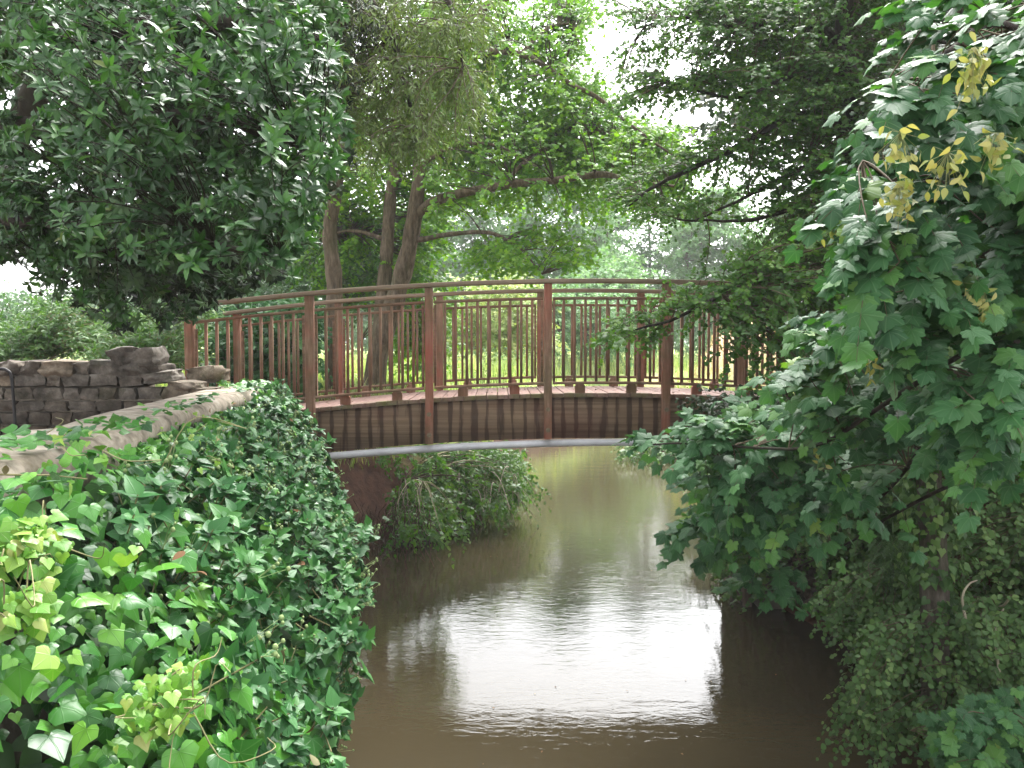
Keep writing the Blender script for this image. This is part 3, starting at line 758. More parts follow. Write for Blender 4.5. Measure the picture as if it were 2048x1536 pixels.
# 2 --- drooping olive-green tree, upper middle
OLV=[(560,-60),(985,-60),(1005,80),(975,200),(930,260),(850,300),(790,330),(720,320),(700,260),(650,200),(600,80)]
tree('evergreen_oak','drooping olive-green small-leaved oak crown above the middle of the bridge','tree',(-5.6,8.6,1.8),
 [([(-5.6,8.6,1.6),(-5.2,8.2,3.5),W(330,-300,6.9),W(420,-500,6.8)],.16,.08),
  ([W(330,-250,6.9),W(560,-160,6.6),W(720,-20,6.4),W(785,70,6.3),W(812,180,6.3),W(830,260,6.3)],.055,.008),
  ([W(560,-160,6.6),W(800,-120,6.2),W(900,20,6.0),W(930,150,6.0)],.04,.008),
  ([W(785,70,6.3),W(700,160,6.5),W(690,250,6.5)],.02,.006)],
 [dict(pts=scatter(OLV,250,5.6,7.2),tpl=T_LAN,size=.06,L=.22,nl=11,m=6,u0=.2,bias=(0,0,-.9),droop=.25,flat=.5,njit=.6,up=(0,-.6,.6)),
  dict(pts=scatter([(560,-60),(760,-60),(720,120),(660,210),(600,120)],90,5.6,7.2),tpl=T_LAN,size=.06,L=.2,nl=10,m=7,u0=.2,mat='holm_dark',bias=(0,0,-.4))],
 'bark_dark','olive')
# 3 --- twin-stemmed maple on the far left bank
b3=W(745,775,12.2)
CANL=[(560,180),(700,120),(900,-60),(900,560),(850,580),(700,590),(600,560),(620,400)]
CANR=[(860,-60),(1180,-60),(1200,60),(1170,110),(1210,190),(1290,230),(1400,270),(1400,350),(1340,400),(1200,400),(860,430)]
H3=[[(1150,40),(1230,40),(1230,150),(1170,120)],[(1060,30),(1100,30),(1090,90),(1050,80)]]
LOW=[(930,490),(1010,470),(1120,440),(1190,470),(1170,540),(1130,555),(1060,530),(980,545),(920,530)]
tree('maple_tree','bright green maple with two leaning trunks and a long arching branch beyond the bridge','tree',b3,
 [([b3-[0,0,.35],W(757,700,12.2),W(790,600,12.1),W(815,500,12.0),W(830,400,11.9),W(837,310,11.9),W(860,150,11.8),W(920,-150,11.6)],.165,.06),
  ([W(752,740,12.3),W(762,640,12.4),W(772,520,12.5),W(780,400,12.6),W(790,300,12.7),W(790,100,12.8),W(760,-150,12.9)],.12,.05),
  ([W(822,448,12),W(870,402,11.7),W(1000,372,11.2),W(1100,362,10.9),W(1200,350,10.7),W(1240,358,10.6),W(1290,372,10.5),W(1350,380,10.4)],.075,.016),
  ([W(822,480,12),W(850,478,11.9),W(900,468,11.6),W(980,464,11.3),W(1040,490,11.1),W(1090,540,11)],.05,.008),
  ([W(850,190,11.8),W(950,110,11.5),W(1050,110,11.2),W(1130,160,11.2),W(1200,200,11.3),W(1290,270,11.5),W(1380,330,11.8)],.055,.012),
  ([W(1040,110,11.2),W(1090,60,11.5),W(1140,50,11.6),W(1165,90,11.6)],.03,.008),
  ([W(1000,372,11.2),W(1080,300,11.8),W(1180,260,12.2),W(1260,270,12.4)],.03,.008),
  ([W(836,330,11.9),W(920,290,11.6),W(1000,290,11.4),W(1080,330,11.2)],.04,.01),
  ([W(870,80,11.7),W(1000,0,11.4),W(1150,-40,11.2)],.06,.012),
  ([W(790,300,12.7),W(700,250,12.6),W(620,260,12.6)],.05,.012),
  ([W(775,480,12.5),W(700,460,12.7),W(640,470,12.9)],.04,.01)],
 [dict(pts=scatter(CANL,480,12.5,14.8,H3),r0=.006,tpl=T_MAPS,size=.09,L=.34,nl=8,m=5,u0=.25,up=(0,-.5,.8)),
  dict(pts=scatter(CANR,780,11.4,13.8,H3),r0=.006,tpl=T_MAPS,size=.088,L=.34,nl=8,m=5,u0=.25,up=(0,-.5,.8)),
  dict(pts=scatter([(880,40),(1060,60),(1170,140),(1230,230),(1330,280),(1300,380),(900,330)],330,11.6,13.6),r0=.005,tpl=T_MAPS,size=.088,L=.34,nl=8,m=5,u0=.25,up=(0,-.5,.8)),
  dict(pts=scatter(CANR,110,9.8,11,H3),tpl=T_MAPS,size=.08,L=.3,nl=8,m=4,u0=.4,up=(0,-.5,.8)),
  dict(pts=scatter(LOW,60,10.3,12),tpl=T_MAPS,size=.085,L=.3,nl=8,m=5,u0=.3,up=(0,-.5,.8)),
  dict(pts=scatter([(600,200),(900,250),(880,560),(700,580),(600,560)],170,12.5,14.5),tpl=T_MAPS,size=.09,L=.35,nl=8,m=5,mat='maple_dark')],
 'bark','maple')
# 4 --- single trunk
b4=W(672,780,11.2)
tree('maple_tree','straight single grey-brown trunk rising behind the second bridge post','tree',b4,
 [([b4-[0,0,.3],W(668,650,11.2),W(668,560,11.2),W(658,470,11.2),W(668,390,11.2),W(690,250,11.2),W(700,50,11.2)],.125,.07),
  ([W(668,390,11.2),W(620,300,11.3),W(590,200,11.4)],.05,.015)],
 [dict(pts=scatter([(560,200),(760,150),(760,380),(600,400)],90,10.6,12),tpl=T_MAPS,size=.08,L=.32,nl=8,m=4,mat='maple')],
 'bark','maple')
print('leaves ok')
exec_more=True
# 5 --- field maple on the right bank
b5=np.array([3.25,7.3,1.6])
R1=[(1400,-60),(1760,-60),(1760,330),(1690,420),(1660,580),(1560,540),(1540,400),(1460,330),(1400,270),(1460,210),(1400,120),(1360,60)]
H5=[[(1180,40),(1330,50),(1380,130),(1370,190),(1240,160)],[(1395,235),(1500,240),(1560,285),(1480,310),(1400,290)]]
def stream(a,b,c,wid,n,D0,D1):
    t=rng.random(n)**.8; a,b,c=map(np.array,(a,b,c)); p=((1-t)**2)[:,None]*a+(2*t*(1-t))[:,None]*b+(t**2)[:,None]*c
    p=p+rng.normal(0,1,(n,2))*wid*(1-.65*t)[:,None]
    return W(p[:,0],p[:,1],D0+(D1-D0)*rng.random(n))
gp=np.concatenate([stream((1700,560),(1480,570),(1215,668),28,110,5.6,6.6), stream((1700,380),(1500,400),(1290,420),22,70,6.3,7.6),
   stream((1700,250),(1450,250),(1230,400),34,110,6.5,7.8), stream((1660,120),(1480,150),(1230,200),18,70,6.5,7.8),stream((1660,60),(1480,-20),(1260,40),30,80,6.5,7.8),
   stream((1720,480),(1600,500),(1480,520),36,80,5.6,7),stream((1700,-30),(1400,-30),(1160,5),22,70,6.5,7.8),stream((1680,210),(1420,170),(1200,140),20,42,6.5,7.8),stream((1700,20),(1420,60),(1230,110),16,26,6.5,7.8)])
tree('field_maple','spreading field maple with small leaves sweeping down over the far rail','tree',b5,
 [([b5-[0,0,.3],W(1745,520,7.3),W(1748,330,7.2),W(1715,200,7.1),W(1690,90,7.0),W(1700,-200,7)],.12,.075),
  ([W(1740,280,7.2),W(1600,230,7.0),W(1460,300,7),W(1330,360,6.9),W(1260,410,6.9)],.045,.006),
  ([W(1745,400,7.2),W(1640,400,6.9),W(1500,440,6.7),W(1350,440,6.6)],.035,.006),
  ([W(1745,520,7.2),W(1650,540,6.7),W(1500,545,6.3),W(1440,590,6.1),W(1330,640,6),W(1230,668,6)],.035,.005),
  ([W(1700,100,7.1),W(1600,40,7.1),W(1480,60,7.1),W(1360,40,7.1),W(1260,70,7.1)],.045,.006),
  ([W(1715,200,7.1),W(1600,150,7),W(1480,190,7),W(1350,170,7)],.035,.006),
  ([W(1740,300,7.2),W(1620,330,6.9),W(1500,390,6.8),W(1390,440,6.7)],.03,.006)],
 [dict(pts=gp,tpl=T_MAPS,size=.048,L=.2,nl=9,m=4,u0=.3,mat='fmaple',bias=(-.4,-.1,-.1),droop=.2,up=(0,-.45,.85)),
  dict(pts=scatter([(1390,570),(1560,540),(1720,520),(1720,800),(1560,790),(1470,700)],75,5.4,6.9),tpl=T_MAPS,size=.055,L=.22,nl=9,m=6,u0=.25,droop=.3,up=(0,-.45,.85)),
  dict(pts=scatter(R1,420,6.2,8.6,H5),tpl=T_MAPS,size=.055,L=.22,nl=9,m=6,u0=.25,droop=.25,up=(0,-.45,.85)),
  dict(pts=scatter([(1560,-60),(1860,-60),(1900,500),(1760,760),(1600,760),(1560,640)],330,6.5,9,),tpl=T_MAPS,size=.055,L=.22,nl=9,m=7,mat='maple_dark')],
 'bark_dark','maple_dark')
# 6 --- foreground sycamore, right
SY1=[(1770,150),(1800,110),(1850,40),(1900,-60),(2120,-60),(2120,900),(2000,880),(1900,900),(1830,800),(1790,700),(1720,620),(1730,480),(1690,340),(1790,290)]
SY2=[(1600,690),(1680,600),(1790,700),(1800,800),(1780,960),(1660,1000),(1580,900)]
SY3=[(1340,870),(1420,830),(1540,800),(1640,880),(1640,1010),(1560,1060),(1440,1040),(1460,960),(1400,930)]
SY4=[(1380,1040),(1480,1020),(1530,1040),(1480,1075),(1400,1070)]
b6=np.array([3.3,3.4,1.7])
tree('sycamore_tree','foreground sycamore with big lobed leaves and hanging yellow seed keys','tree',b6,
 [([b6-[0,0,1.2],(3.3,3.4,2.4),(3.35,3.4,3.4),(3.4,3.5,5)],.14,.09),
  ([(3.35,3.4,3.3),W(2100,80,3.2),W(1980,60,3.0),W(1880,130,2.8),W(1780,190,2.6)],.017,.004),
  ([(3.35,3.4,3.1),W(2100,330,3.2),W(1960,330,3.0),W(1830,360,2.8),W(1720,330,2.7)],.017,.004),
  ([(3.3,3.4,2.9),W(2050,500,3.2),W(1920,520,3.1),W(1800,560,3.0),W(1720,600,2.9)],.014,.004),
  ([(3.3,3.4,2.7),W(2080,680,3.0),W(1950,700,2.9),W(1800,800,3.1),W(1650,900,3.4),W(1500,900,3.9),W(1330,900,4.2)],.014,.004),
  ([(3.3,3.4,2.5),W(1980,800,3.3),W(1750,1000,4.0),W(1550,1050,4.5),W(1380,1050,4.8)],.013,.004),
  ([(3.3,3.4,2.3),W(1950,950,3.4),W(1700,1090,4.5),W(1540,1170,4.9)],.011,.004)],
 [dict(r0=.006,pts=scatter(SY1,100,2.3,3.0),kind='spray',tpl=T_SYC,size=.098,L=.20,nl=7,m=3,u0=.5,up=(-.2,-.35,.9),njit=.25,droop=.4,bias=(-.5,-.4,-.2),mat='syc',lift=.05),
  dict(r0=.006,pts=scatter(SY1,120,3.0,4.2),kind='spray',tpl=T_SYC,size=.098,L=.22,nl=7,m=4,u0=.4,up=(-.15,-.35,.9),njit=.35,droop=.3,bias=(-.4,-.3,-.1),mat='syc',lift=.05),
  dict(r0=.006,pts=scatter(SY2,44,3.2,4.3),kind='spray',tpl=T_SYC,size=.10,L=.22,nl=6,m=3,up=(-.15,-.35,.9),njit=.25,droop=.4,bias=(-.4,-.3,-.1),mat='syc'),
  dict(r0=.006,pts=scatter(SY3,75,3.9,5.0),kind='spray',tpl=T_SYC,size=.10,L=.24,nl=6,m=4,up=(-.15,-.3,.9),njit=.3,droop=.35,bias=(-.5,-.2,0),mat='syc'),
  dict(pts=scatter([(1460,1140),(1560,1130),(1600,1180),(1500,1200)],6,4.6,5.1),kind='spray',tpl=T_SYC,size=.11,L=.18,nl=5,m=3,up=(-.15,-.3,.9),droop=.3,mat='syc'),
  dict(pts=scatter(SY4,8,4.4,5.3),kind='spray',tpl=T_SYC,size=.125,L=.24,nl=6,m=3,up=(-.15,-.3,.9),njit=.3,droop=.35,bias=(-.5,-.2,0),mat='syc')],
 'bark_dark','syc','twig')
# hanging seed keys: parts of the sycamore
SYO=bpy.data.objects['sycamore_tree']
for (kx,ky,kd,kn) in [(1800,290,1.95,9),(1950,120,1.9,10),(1895,330,1.95,10),(1990,290,2.0,9),(1800,390,2.1,16),(1945,150,1.9,6),(1690,460,2.4,6),(1965,590,2.3,8),(1720,530,2.5,7),(1740,720,2.7,6),(1640,900,3.3,5),(1935,610,2.4,5)]:
    c=W(kx,ky,kd+.12); mbk=MB(); n=kn*3
    d=nrm(rng.normal(0,.75,(n,3))+[0,-.2,-.8]); P0=c+rng.normal(0,.022,(n,3))+[0,0,-.0]
    P0[:,2]+=rng.uniform(-.05,.03,n)
    put_leaves(mbk,T_OV,P0,d,rng.normal(0,1,(n,3))+[0,-1.2,0],.030)
    tubes(mbk,np.stack([np.tile(c+[0,0,.03],(n,1)),P0],1),np.full((n,2),.0006),3)
    wbuild(mbk,'seed_cluster',M['seed'],SYO)
# 7 --- dark trees of the right bank woods
for k,(bx,by,poly,D0,D1,lab) in enumerate([
   (5.3,9.5,[(1590,600),(1700,420),(1900,300),(2200,300),(2200,900),(1700,950),(1580,820)],8.5,11,'shaded leafy tree at the wooded end of the footbridge'),
   (4.6,6.0,[(1720,250),(1900,100),(2250,50),(2250,800),(1900,900),(1760,700)],5.2,7.2,'dark tree close behind the foreground sycamore'),
   (7.5,13,[(1500,-80),(1700,-80),(2200,-80),(2200,500),(1700,560),(1640,480),(1600,330)],11,15,'tall dark tree filling the upper corner above the woods')]):
    g0=max(gh(bx,by),1.2); b=np.array([bx,by,g0]); pt=scatter(poly,300,D0,D1)
    tree('woodland_tree',lab,'tree',b,[([b-[0,0,.3],b+[-.1,0,1.8],b+[-.3,.1,3.6],b+[-.4,.1,6]],.15,.06),([b+[-.1,0,1.6],b+[-1,-.2,2.3],b+[-2,-.4,2.6]],.05,.01),([b+[-.2,0,2.6],b+[-1,-.2,3.6],b+[-2,-.4,4.2]],.05,.01)],
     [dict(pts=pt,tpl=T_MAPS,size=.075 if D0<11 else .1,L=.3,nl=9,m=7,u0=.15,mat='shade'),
      dict(pts=np.stack([rng.uniform(2.8,9,150),by+rng.uniform(-3.0,2.5,150),rng.uniform(5.8,8,150)],-1),tpl=T_MAPS,size=.2,L=.5,nl=8,m=6,u0=.15,mat='shade')],'bark_dark','shade')  # these leaves are added high overhead to shade the right bank
print('stage2')
# 8 --- ivy-clad trunk
b8=W(1872,1275,4.45)
T8=thing('ivy_clad_trunk','slim pale trunk wrapped in small ivy leaves on the shaded bank','tree',b8)
mb=MB(); L8=limb(mb,[b8-[0,0,.4],W(1868,1150,4.45),W(1860,1000,4.45),W(1850,850,4.45),W(1862,700,4.5),W(1880,500,4.6),W(1900,200,4.7)],.075,.05,12,30,.02)
wbuild(mb,'trunk',M['bark_grey'],T8)
mb=MB(); n=1500; ii=rng.integers(0,30,n); ii=np.where(rng.random(n)<.75,rng.integers(4,26,n),ii); an=rng.uniform(0,6.28,n); rr=.085+np.abs(rng.normal(0,.05,n))
out=np.stack([np.cos(an),np.sin(an),np.zeros(n)],-1); P8=L8[ii]+out*rr[:,None]+rng.normal(0,.03,(n,3))
P8[:,2]+=rng.uniform(-.06,.06,n)
put_leaves(mb,T_IVY,P8,out*.3+[0,0,-.9]+rng.normal(0,.35,(n,3)),out+[0,0,.4]+rng.normal(0,.3,(n,3)),rng.uniform(.03,.06,n)); wbuild(mb,'ivy_leaves',M['bramble'],T8)

# bushes: many arching stems from a base, leafy
def bush(name,label,cat,base,pts,tpl,size,mat,L=.2,nl=8,m=4,stemm='twig',group=None,bias=(0,0,0),droop=.3,up=(0,-.5,.8),lift=.25,kind='spray',u0=.2,spread=.25,r0=.006,njit=.35):
    base=np.array(base,float); T=thing(name,label,cat,tuple(float(c) for c in base),group)
    tw=MB(); lf=MB()
    nodes=base+rng.normal(0,1,(14,3))*[spread,spread,.06]
    if isinstance(base,np.ndarray) and len(pts)>60: # several stools
        nodes=np.concatenate([nodes, nodes.mean(0)*.5+pts[rng.integers(0,len(pts),12)]*.5])
    P=subbranches(tw,nodes,pts,lift,r0,.0018); Q,Tn=along(P,m,u0); rc=rng.random(len(Q))
    if kind=='spray':
        d=Tn*.7+rng.normal(0,.8,Tn.shape)*[1,1,.5]+np.array(bias)
        sprays(lf,tw,tpl,Q,d,L*rng.uniform(.6,1.3,len(Q)),nl,size,up=up,droop=droop,rndc=rc,twr=.0018,njit=njit)
    else:
        d=Tn*.5+rng.normal(0,.6,Tn.shape)+np.array(bias); rosettes(lf,Q,d,tpl,size,nl,rndc=rc)
    place(T,'stems',tw,M[stemm]); place(T,'leaves',lf,M[mat]); return T
# 9 --- right bank undergrowth
def onbank(px,py,D): 
    p=W(px,py,D); return p
BRb=[(1700,1330),(1760,1230),(1880,1200),(2060,1180),(2100,1380),(1960,1400),(1880,1480),(1790,1470),(1740,1490),(1700,1420)]
bush('bramble_bush','dull green bramble trailing its shoots down to the brown water','bramble',(2.95,5.0,.75),scatter(BRb,230,4.1,5.2),T_RND,.045,'bramble',.2,9,4,'twig',None,(-.3,-.1,-.3),.45)
BRc=[(1600,1200),(1760,1130),(1850,1180),(1980,1200),(1900,1330),(1760,1330),(1700,1270)]
bush('bramble_bush','small-leaved bramble on the red earth slope beside the ivy-clad trunk','bramble',(3.0,5.9,.9),scatter(BRc,190,5.0,6.2),T_RND,.045,'bramble',.18,9,4,'twig',None,(-.3,-.1,-.2),.35)
BRd=[(1900,850),(2100,800),(2100,1250),(1950,1260),(1900,1100)]
bush('bramble_bush','tangled bramble thicket at the picture edge behind the ivy-clad trunk','bramble',(3.5,4.7,1.2),scatter(BRd,190,4.6,5.8),T_RND,.048,'bramble',.2,8,5,'twig',None,(-.1,-.1,0),.3)
BRe=[(1650,900),(1850,850),(1860,1200),(1760,1200),(1640,1130),(1560,1080)]
bush('shaded_bush','deeply shaded leafy bush on the bank under the foreground sycamore','bush',(3.5,6.6,1.2),scatter(BRe,300,6.0,7.6),T_MAPS,.06,'bramble',.24,8,6,'twig')
BRf=[(1380,800),(1660,780),(1700,980),(1560,1090),(1440,1050),(1420,930)]
bush('shaded_bush','dark bush crowding the right end of the footbridge beam','bush',(3.4,7.2,1.2),scatter(BRf,230,6.6,7.6),T_MAPS,.06,'shade',.24,8,6,'twig')
BRh=[(1900,1450),(1960,1390),(2070,1360),(2080,1560),(1940,1560),(1900,1520)]
n=260; bush('ivy_bush','dark ivy added over the right abutment and piles down to the water','ivy',(2.6,8.2,1.2),np.stack([rng.uniform(2.12,2.8,n),rng.uniform(7.7,8.7,n),rng.uniform(.08,1.6,n)],-1),T_IVY,.06,'bramble',.18,7,4,'twig',None,(-.3,-.3,-.3),.4)  # added to break up the abutment's straight reflection in the water
bush('sycamore_sapling','bright sycamore seedling leaves in the bottom corner over the water','sapling',(2.6,3.7,.6),scatter(BRh,50,3.2,3.9),T_SYC,.075,'syc',.16,6,3,'twig',None,(-.2,-.3,0),.3,up=(-.1,-.6,.7))
BRi=[(1400,930),(1450,930),(1470,1000),(1440,1030),(1405,990)]
bush('willow_herb','bright yellow-green waterside plant beyond the bridge on the right bank','plant',(3.2,11.6,.6),scatter([(1385,930),(1470,920),(1480,1010),(1430,1020)],60,10.8,12),T_LAN,.11,'shrub',.3,9,4,'twig_pale',None,(-.2,-.2,0),.3)
bush('waterside_bush','low green bush at the bend of the river seen under the pipe','bush',(2.9,19.6,.5),scatter([(1240,885),(1400,880),(1395,915),(1300,912),(1245,905)],90,18.5,20.5),T_MAPS,.09,'shrub',.3,7,4)
# grass clump
G=thing('grass_tuft','drooping dark grass tuft on the bank beside the ivy-clad trunk','grass tuft',W(1830,1170,5.3))
mb=MB(); n=420; P0=W(rng.uniform(1770,1860,n),rng.uniform(1080,1200,n),rng.uniform(5.1,5.5,n)); az=rng.normal(math.pi*1.05,.7,n); t=np.linspace(0,1,7)
Lg=rng.uniform(.15,.34,n); hd=np.stack([np.cos(az),np.sin(az)*.6,0*az],-1)
pp=P0[:,None]+hd[:,None]*(Lg[:,None]*t)[...,None]*.7; pp[...,2]+=Lg[:,None]*(t*1.0-1.35*t**2)
wv=nrm(np.cross(hd,UP))*.004
V=np.stack([pp-wv[:,None]*(1-t)[None,:,None],pp+wv[:,None]*(1-t)[None,:,None]],2)
k=7; f=np.array([(2*i,2*i+1,2*i+3,2*i+2) for i in range(k-1)]); ff=(f[None]+(np.arange(n)*2*k)[:,None,None]).reshape(-1,4)
A=np.zeros((n,k,2,3)); A[...,2]=rng.random(n)[:,None,None]; mb.add(V.reshape(-1,3),ff,A); wbuild(mb,'blades',M['grass'],G)
# dead twigs
for (pts,lab) in [([(1910,1225),(1918,1190),(1945,1172),(1975,1172)],'pale curved dead twig hooked over the bramble'),
                  ([(1978,1345),(1985,1290),(2000,1250),(2030,1230)],'pale forked dead twig leaning at the picture edge'),
                  ([(2000,1180),(2008,1210),(2020,1225)],'short pale dead twig below the hooked one')]:
    mb=MB(); P=smoothline([W(x,y,4.3) for x,y in pts],14); P[:,1]+=np.linspace(-.1,.1,14)
    tubes(mb,P[None],np.linspace(.008,.004,14)[None],6); o=mb.build('dead_twig',M['dead'],None,True); tagit(o,lab,'twig')

# 10 --- left bank bush below the bridge
LBp=[(670,915),(860,895),(1020,890),(1045,950),(1040,1000),(980,1025),(900,1050),(830,1075),(780,1040),(740,985),(680,960)]
def hug(poly,n,D0,D1):
    q=scatter(poly,n,8,8); px=1024+F*q[:,0]/8; py=687-(q[:,2]-EYE)*F/8
    Dw=2.42*F/np.maximum(py-687,1); return W(px,py,np.minimum(Dw*rng.uniform(.82,.99,n),rng.uniform(D0,D1,n)))
LBp=[(675,905),(860,890),(1020,885),(1048,940),(1040,990),(980,1012),(900,1035),(840,1062),(790,1060),(760,1010),(720,965),(680,950)]
LBq=hug(LBp,520,11,13.5); LBq=LBq[[mnoise.noise((float(p[0])*1.7,float(p[1])*1.7,float(p[2])*2.2))>-.08 for p in LBq]]
bush('bank_bush','dense small-leaved bush overhanging the water under the footbridge','bush',(-1.9,11.0,1.0),LBq,T_IVA,.072,'fmaple',.26,8,4,'twig',None,(.15,-.2,0),.3,u0=.3)
bush('bank_bush','sunlit yellowish bush at the tip of the bank under the pipe','bush',(-.4,12.4,.7),hug([(900,895),(1040,895),(1055,950),(1042,995),(1000,1010),(930,1005)],190,11.5,14),T_OV,.065,'shrub',.24,9,5,'twig_pale',None,(.2,-.2,-.2),.3)
LBs=hug([(760,1040),(800,1075),(860,1065),(960,1025),(1060,985),(1080,940),(1000,990),(860,1030)],40,11,13.5)
bush('bank_bush','long loose shoots arching out of the bush toward the brown water','bush',(-1.3,10.9,.9),LBs,T_IVA,.07,'shrub',.34,9,3,'twig_pale',None,(.3,-.3,0),.35,u0=.45)
# hanging roots in the earth
mb=MB(); n=90; a=W(rng.uniform(700,860,n),rng.uniform(1000,1060,n),rng.uniform(9.3,9.9,n)); b=a+np.stack([rng.normal(.05,.12,n),rng.normal(-.05,.05,n),-rng.uniform(.2,.55,n)],-1)
t=np.linspace(0,1,6)[None,:,None]; P=a[:,None]*(1-t)+b[:,None]*t+rng.normal(0,.02,(n,6,3)); tubes(mb,P,np.full((n,6),.004),4)
o=mb.build('exposed_roots',M['bark_red'],None,True); tagit(o,'tangle of thin exposed roots hanging from the red earth bank','roots',kind='stuff')

mb=MB(); n=34; a=W(rng.uniform(900,1040,n),rng.uniform(930,985,n),rng.uniform(11,12,n)); b=a+np.stack([rng.normal(.25,.2,n),rng.normal(-.3,.1,n),-rng.uniform(.15,.5,n)],-1); b[:,2]=np.maximum(b[:,2],.03)
t=np.linspace(0,1,7)[None,:,None]; P=a[:,None]*(1-t)+b[:,None]*t+np.array([0,0,.12])*np.sin(np.pi*t); tubes(mb,P,np.full((n,7),.006),4)
wbuild(mb,'dry_stems',M['dead'],bpy.data.objects['bank_bush.001'])
# 11 --- shrubs behind the stone wall and ivy hedge behind the bridge
bush('ivy_bush','dark glossy ivy mass behind the first railing bays','ivy',(-2.9,10.2,1.6),scatter([(395,640),(480,600),(640,600),(640,760),(560,790),(400,780)],320,9.6,11.0),T_IVY,.075,'ivy_adult',.2,7,5,'twig',None,(0,-.3,0),.35,up=(0,-.8,.5))
bush('laurel_shrub','mid-green shrub with upright shoots just behind the broken wall crest','shrub',(-3.9,8.6,1.7),scatter([(180,690),(240,650),(330,630),(420,600),(420,700),(380,740),(180,740)],200,8.0,9.4),T_LAN,.10,'shrub',.24,8,5,'twig_pale',None,(0,-.2,.6),.1)
bush('flowering_shrub','yellow-green low shrub behind the left stretch of the stone wall','shrub',(-5.8,9.3,1.7),scatter([(-40,690),(20,640),(120,600),(230,620),(260,700),(-40,730)],220,8.6,10.0),T_OV,.07,'shrub',.22,8,5,'twig_pale',None,(0,-.2,.4),.1)
bush('grey_shrub','grey-green rounded bush under the oak, left of the bridge','shrub',(-5.0,12.6,1.7),scatter([(230,620),(330,570),(440,520),(560,540),(600,620),(420,650),(250,660)],260,11.8,13.6),T_OV,.09,'shrub_grey',.32,8,6,'twig')
bush('hedge_shrub','broad mid-green bush between the oak and the single trunk','shrub',(-3.6,14.5,1.6),scatter([(380,430),(560,380),(700,430),(860,520),(860,620),(560,620),(380,600)],300,13.6,15.6),T_MAPS,.1,'shrub_grey',.36,8,6,'twig')
bush('hedge_shrub','leafy shrub at the foot of the twin-trunked maple','shrub',(-1.2,13.2,1.5),scatter([(790,560),(900,560),(900,700),(860,760),(800,740)],120,12.6,13.8),T_MAPS,.09,'maple',.3,8,5,'twig')
bush('hedge_shrub','wide shrub band at the picture edge beyond the stone wall','shrub',(-9,16,1.6),scatter([(-140,545),(10,560),(40,585),(250,560),(420,560),(400,680),(-100,700)],260,14.5,17),T_MAPS,.11,'shrub_grey',.4,8,6,'twig')
print('stage3')

# ------------------------------------------------------------------ ivy on the wing wall
IV=thing('ivy_climber','thick glossy ivy blanket with lobed leaves covering the wing wall','ivy',(-1.4,3.0,1.6))
def face(D,t):
    """t 0 = over the coping edge, 1 = down at the water; returns point and outward normal"""
    c=cope(D); B=np.interp(D,[.5,2.5,4.8,6.0,6.8,7.4],[.62,.66,.80,.66,.34,.15])
    lump=.12*np.sin(D*3.1+1.0)+.09*np.sin(D*6.3+t*7)+.09*np.sin(t*13+D*2)
    prof=np.sin(np.clip(t/.55,0,1)*math.pi/2)*(1-.45*np.clip((t-.55)/.45,0,1)**1.5)
    x=c+np.interp(D,[2.6,3.4,6.2,6.8],[-.34,-.16,-.2,-.34])*np.clip(1-t/.12,0,1)+ (B+lump)*prof
    z=np.interp(D,[2.6,3.4,6.2,6.8],[2.2,2.10,2.08,2.2])-np.where(t<.12,.02*t/.12,.02+(t-.12)/.88*1.98)
    return np.stack([x,D+0*t,z],-1)
def face_n(D,t):
    e=.01; a=face(D+e,t)-face(D-e,t); b=face(D,np.clip(t+e,0,1))-face(D,np.clip(t-e,0,1)); return nrm(np.cross(a,b)*-1)
def cover(n,D0,D1,t0,t1,pw=1.0):
    D=D0+(D1-D0)*rng.random(n)**pw; t=t0+(t1-t0)*rng.random(n); return D,t
nn_t=face_n(np.array([3.]),np.array([.5]))[0]; sgn=1 if nn_t[0]>0 else -1
lobed=MB(); adult=MB(); yel=MB(); stem=MB(); buds=MB()
# lobed leaves: near end
def shingle(mbx,tpl,D,t,depth,size,rnd=None,hang=.75,nj=.28):
    n=len(D); P=face(D,t); Nn=face_n(D,t)*sgn
    P=P-Nn*(depth*rng.random(n)**1.0)[:,None]
    Tt=np.array([.25,-.25,-hang])+Nn*.25+rng.normal(0,.42,(n,3))
    put_leaves(mbx,tpl,P,Tt,Nn+[0,-.25,.55]+rng.normal(0,nj,(n,3)),size,rnd)
D,t=cover(11500,.7,3.6,.05,1.0); gapn=np.sin(D*9.1+t*4)+np.sin(t*17+D*5.3)+np.sin(D*15-t*11+2); keep=(rng.random(len(D))<np.interp(D,[2.0,3.2],[1,.3]))&(gapn<1.75+.5*rng.random(len(D))); D,t=D[keep],t[keep]
shingle(lobed,T_IVY,D,t,.34,(.028+.056*rng.random(len(D))**1.5))
D,t=cover(1500,3.0,7.3,.0,.32); shingle(lobed,T_IVY,D,t,.15,rng.uniform(.035,.065,len(D)))
n=250; Dc=np.concatenate([rng.uniform(1.2,3.2,n//2),rng.choice([3.5,4.3,5.0,6.2,6.7],n//2)+rng.normal(0,.22,n//2)]); wc=np.where(Dc<3.2,.11,.08)
Pc=np.stack([cope(Dc)+.06-np.abs(rng.normal(0,1,n))*wc,Dc,2.19+rng.uniform(0,.05,n)-np.where(Dc>3.2,.03,0)],-1)
put_leaves(lobed,T_IVY,Pc,np.array([-.1,-.6,.05])+rng.normal(0,.6,(n,3))*[1,1,.3],np.array([.1,-.3,.9])+rng.normal(0,.25,(n,3)),rng.uniform(.028,.06,n))
D,t=cover(1100,1.0,7.0,.0,.12); shingle(lobed,T_IVY,D,t,.1,rng.uniform(.04,.07,len(D)))
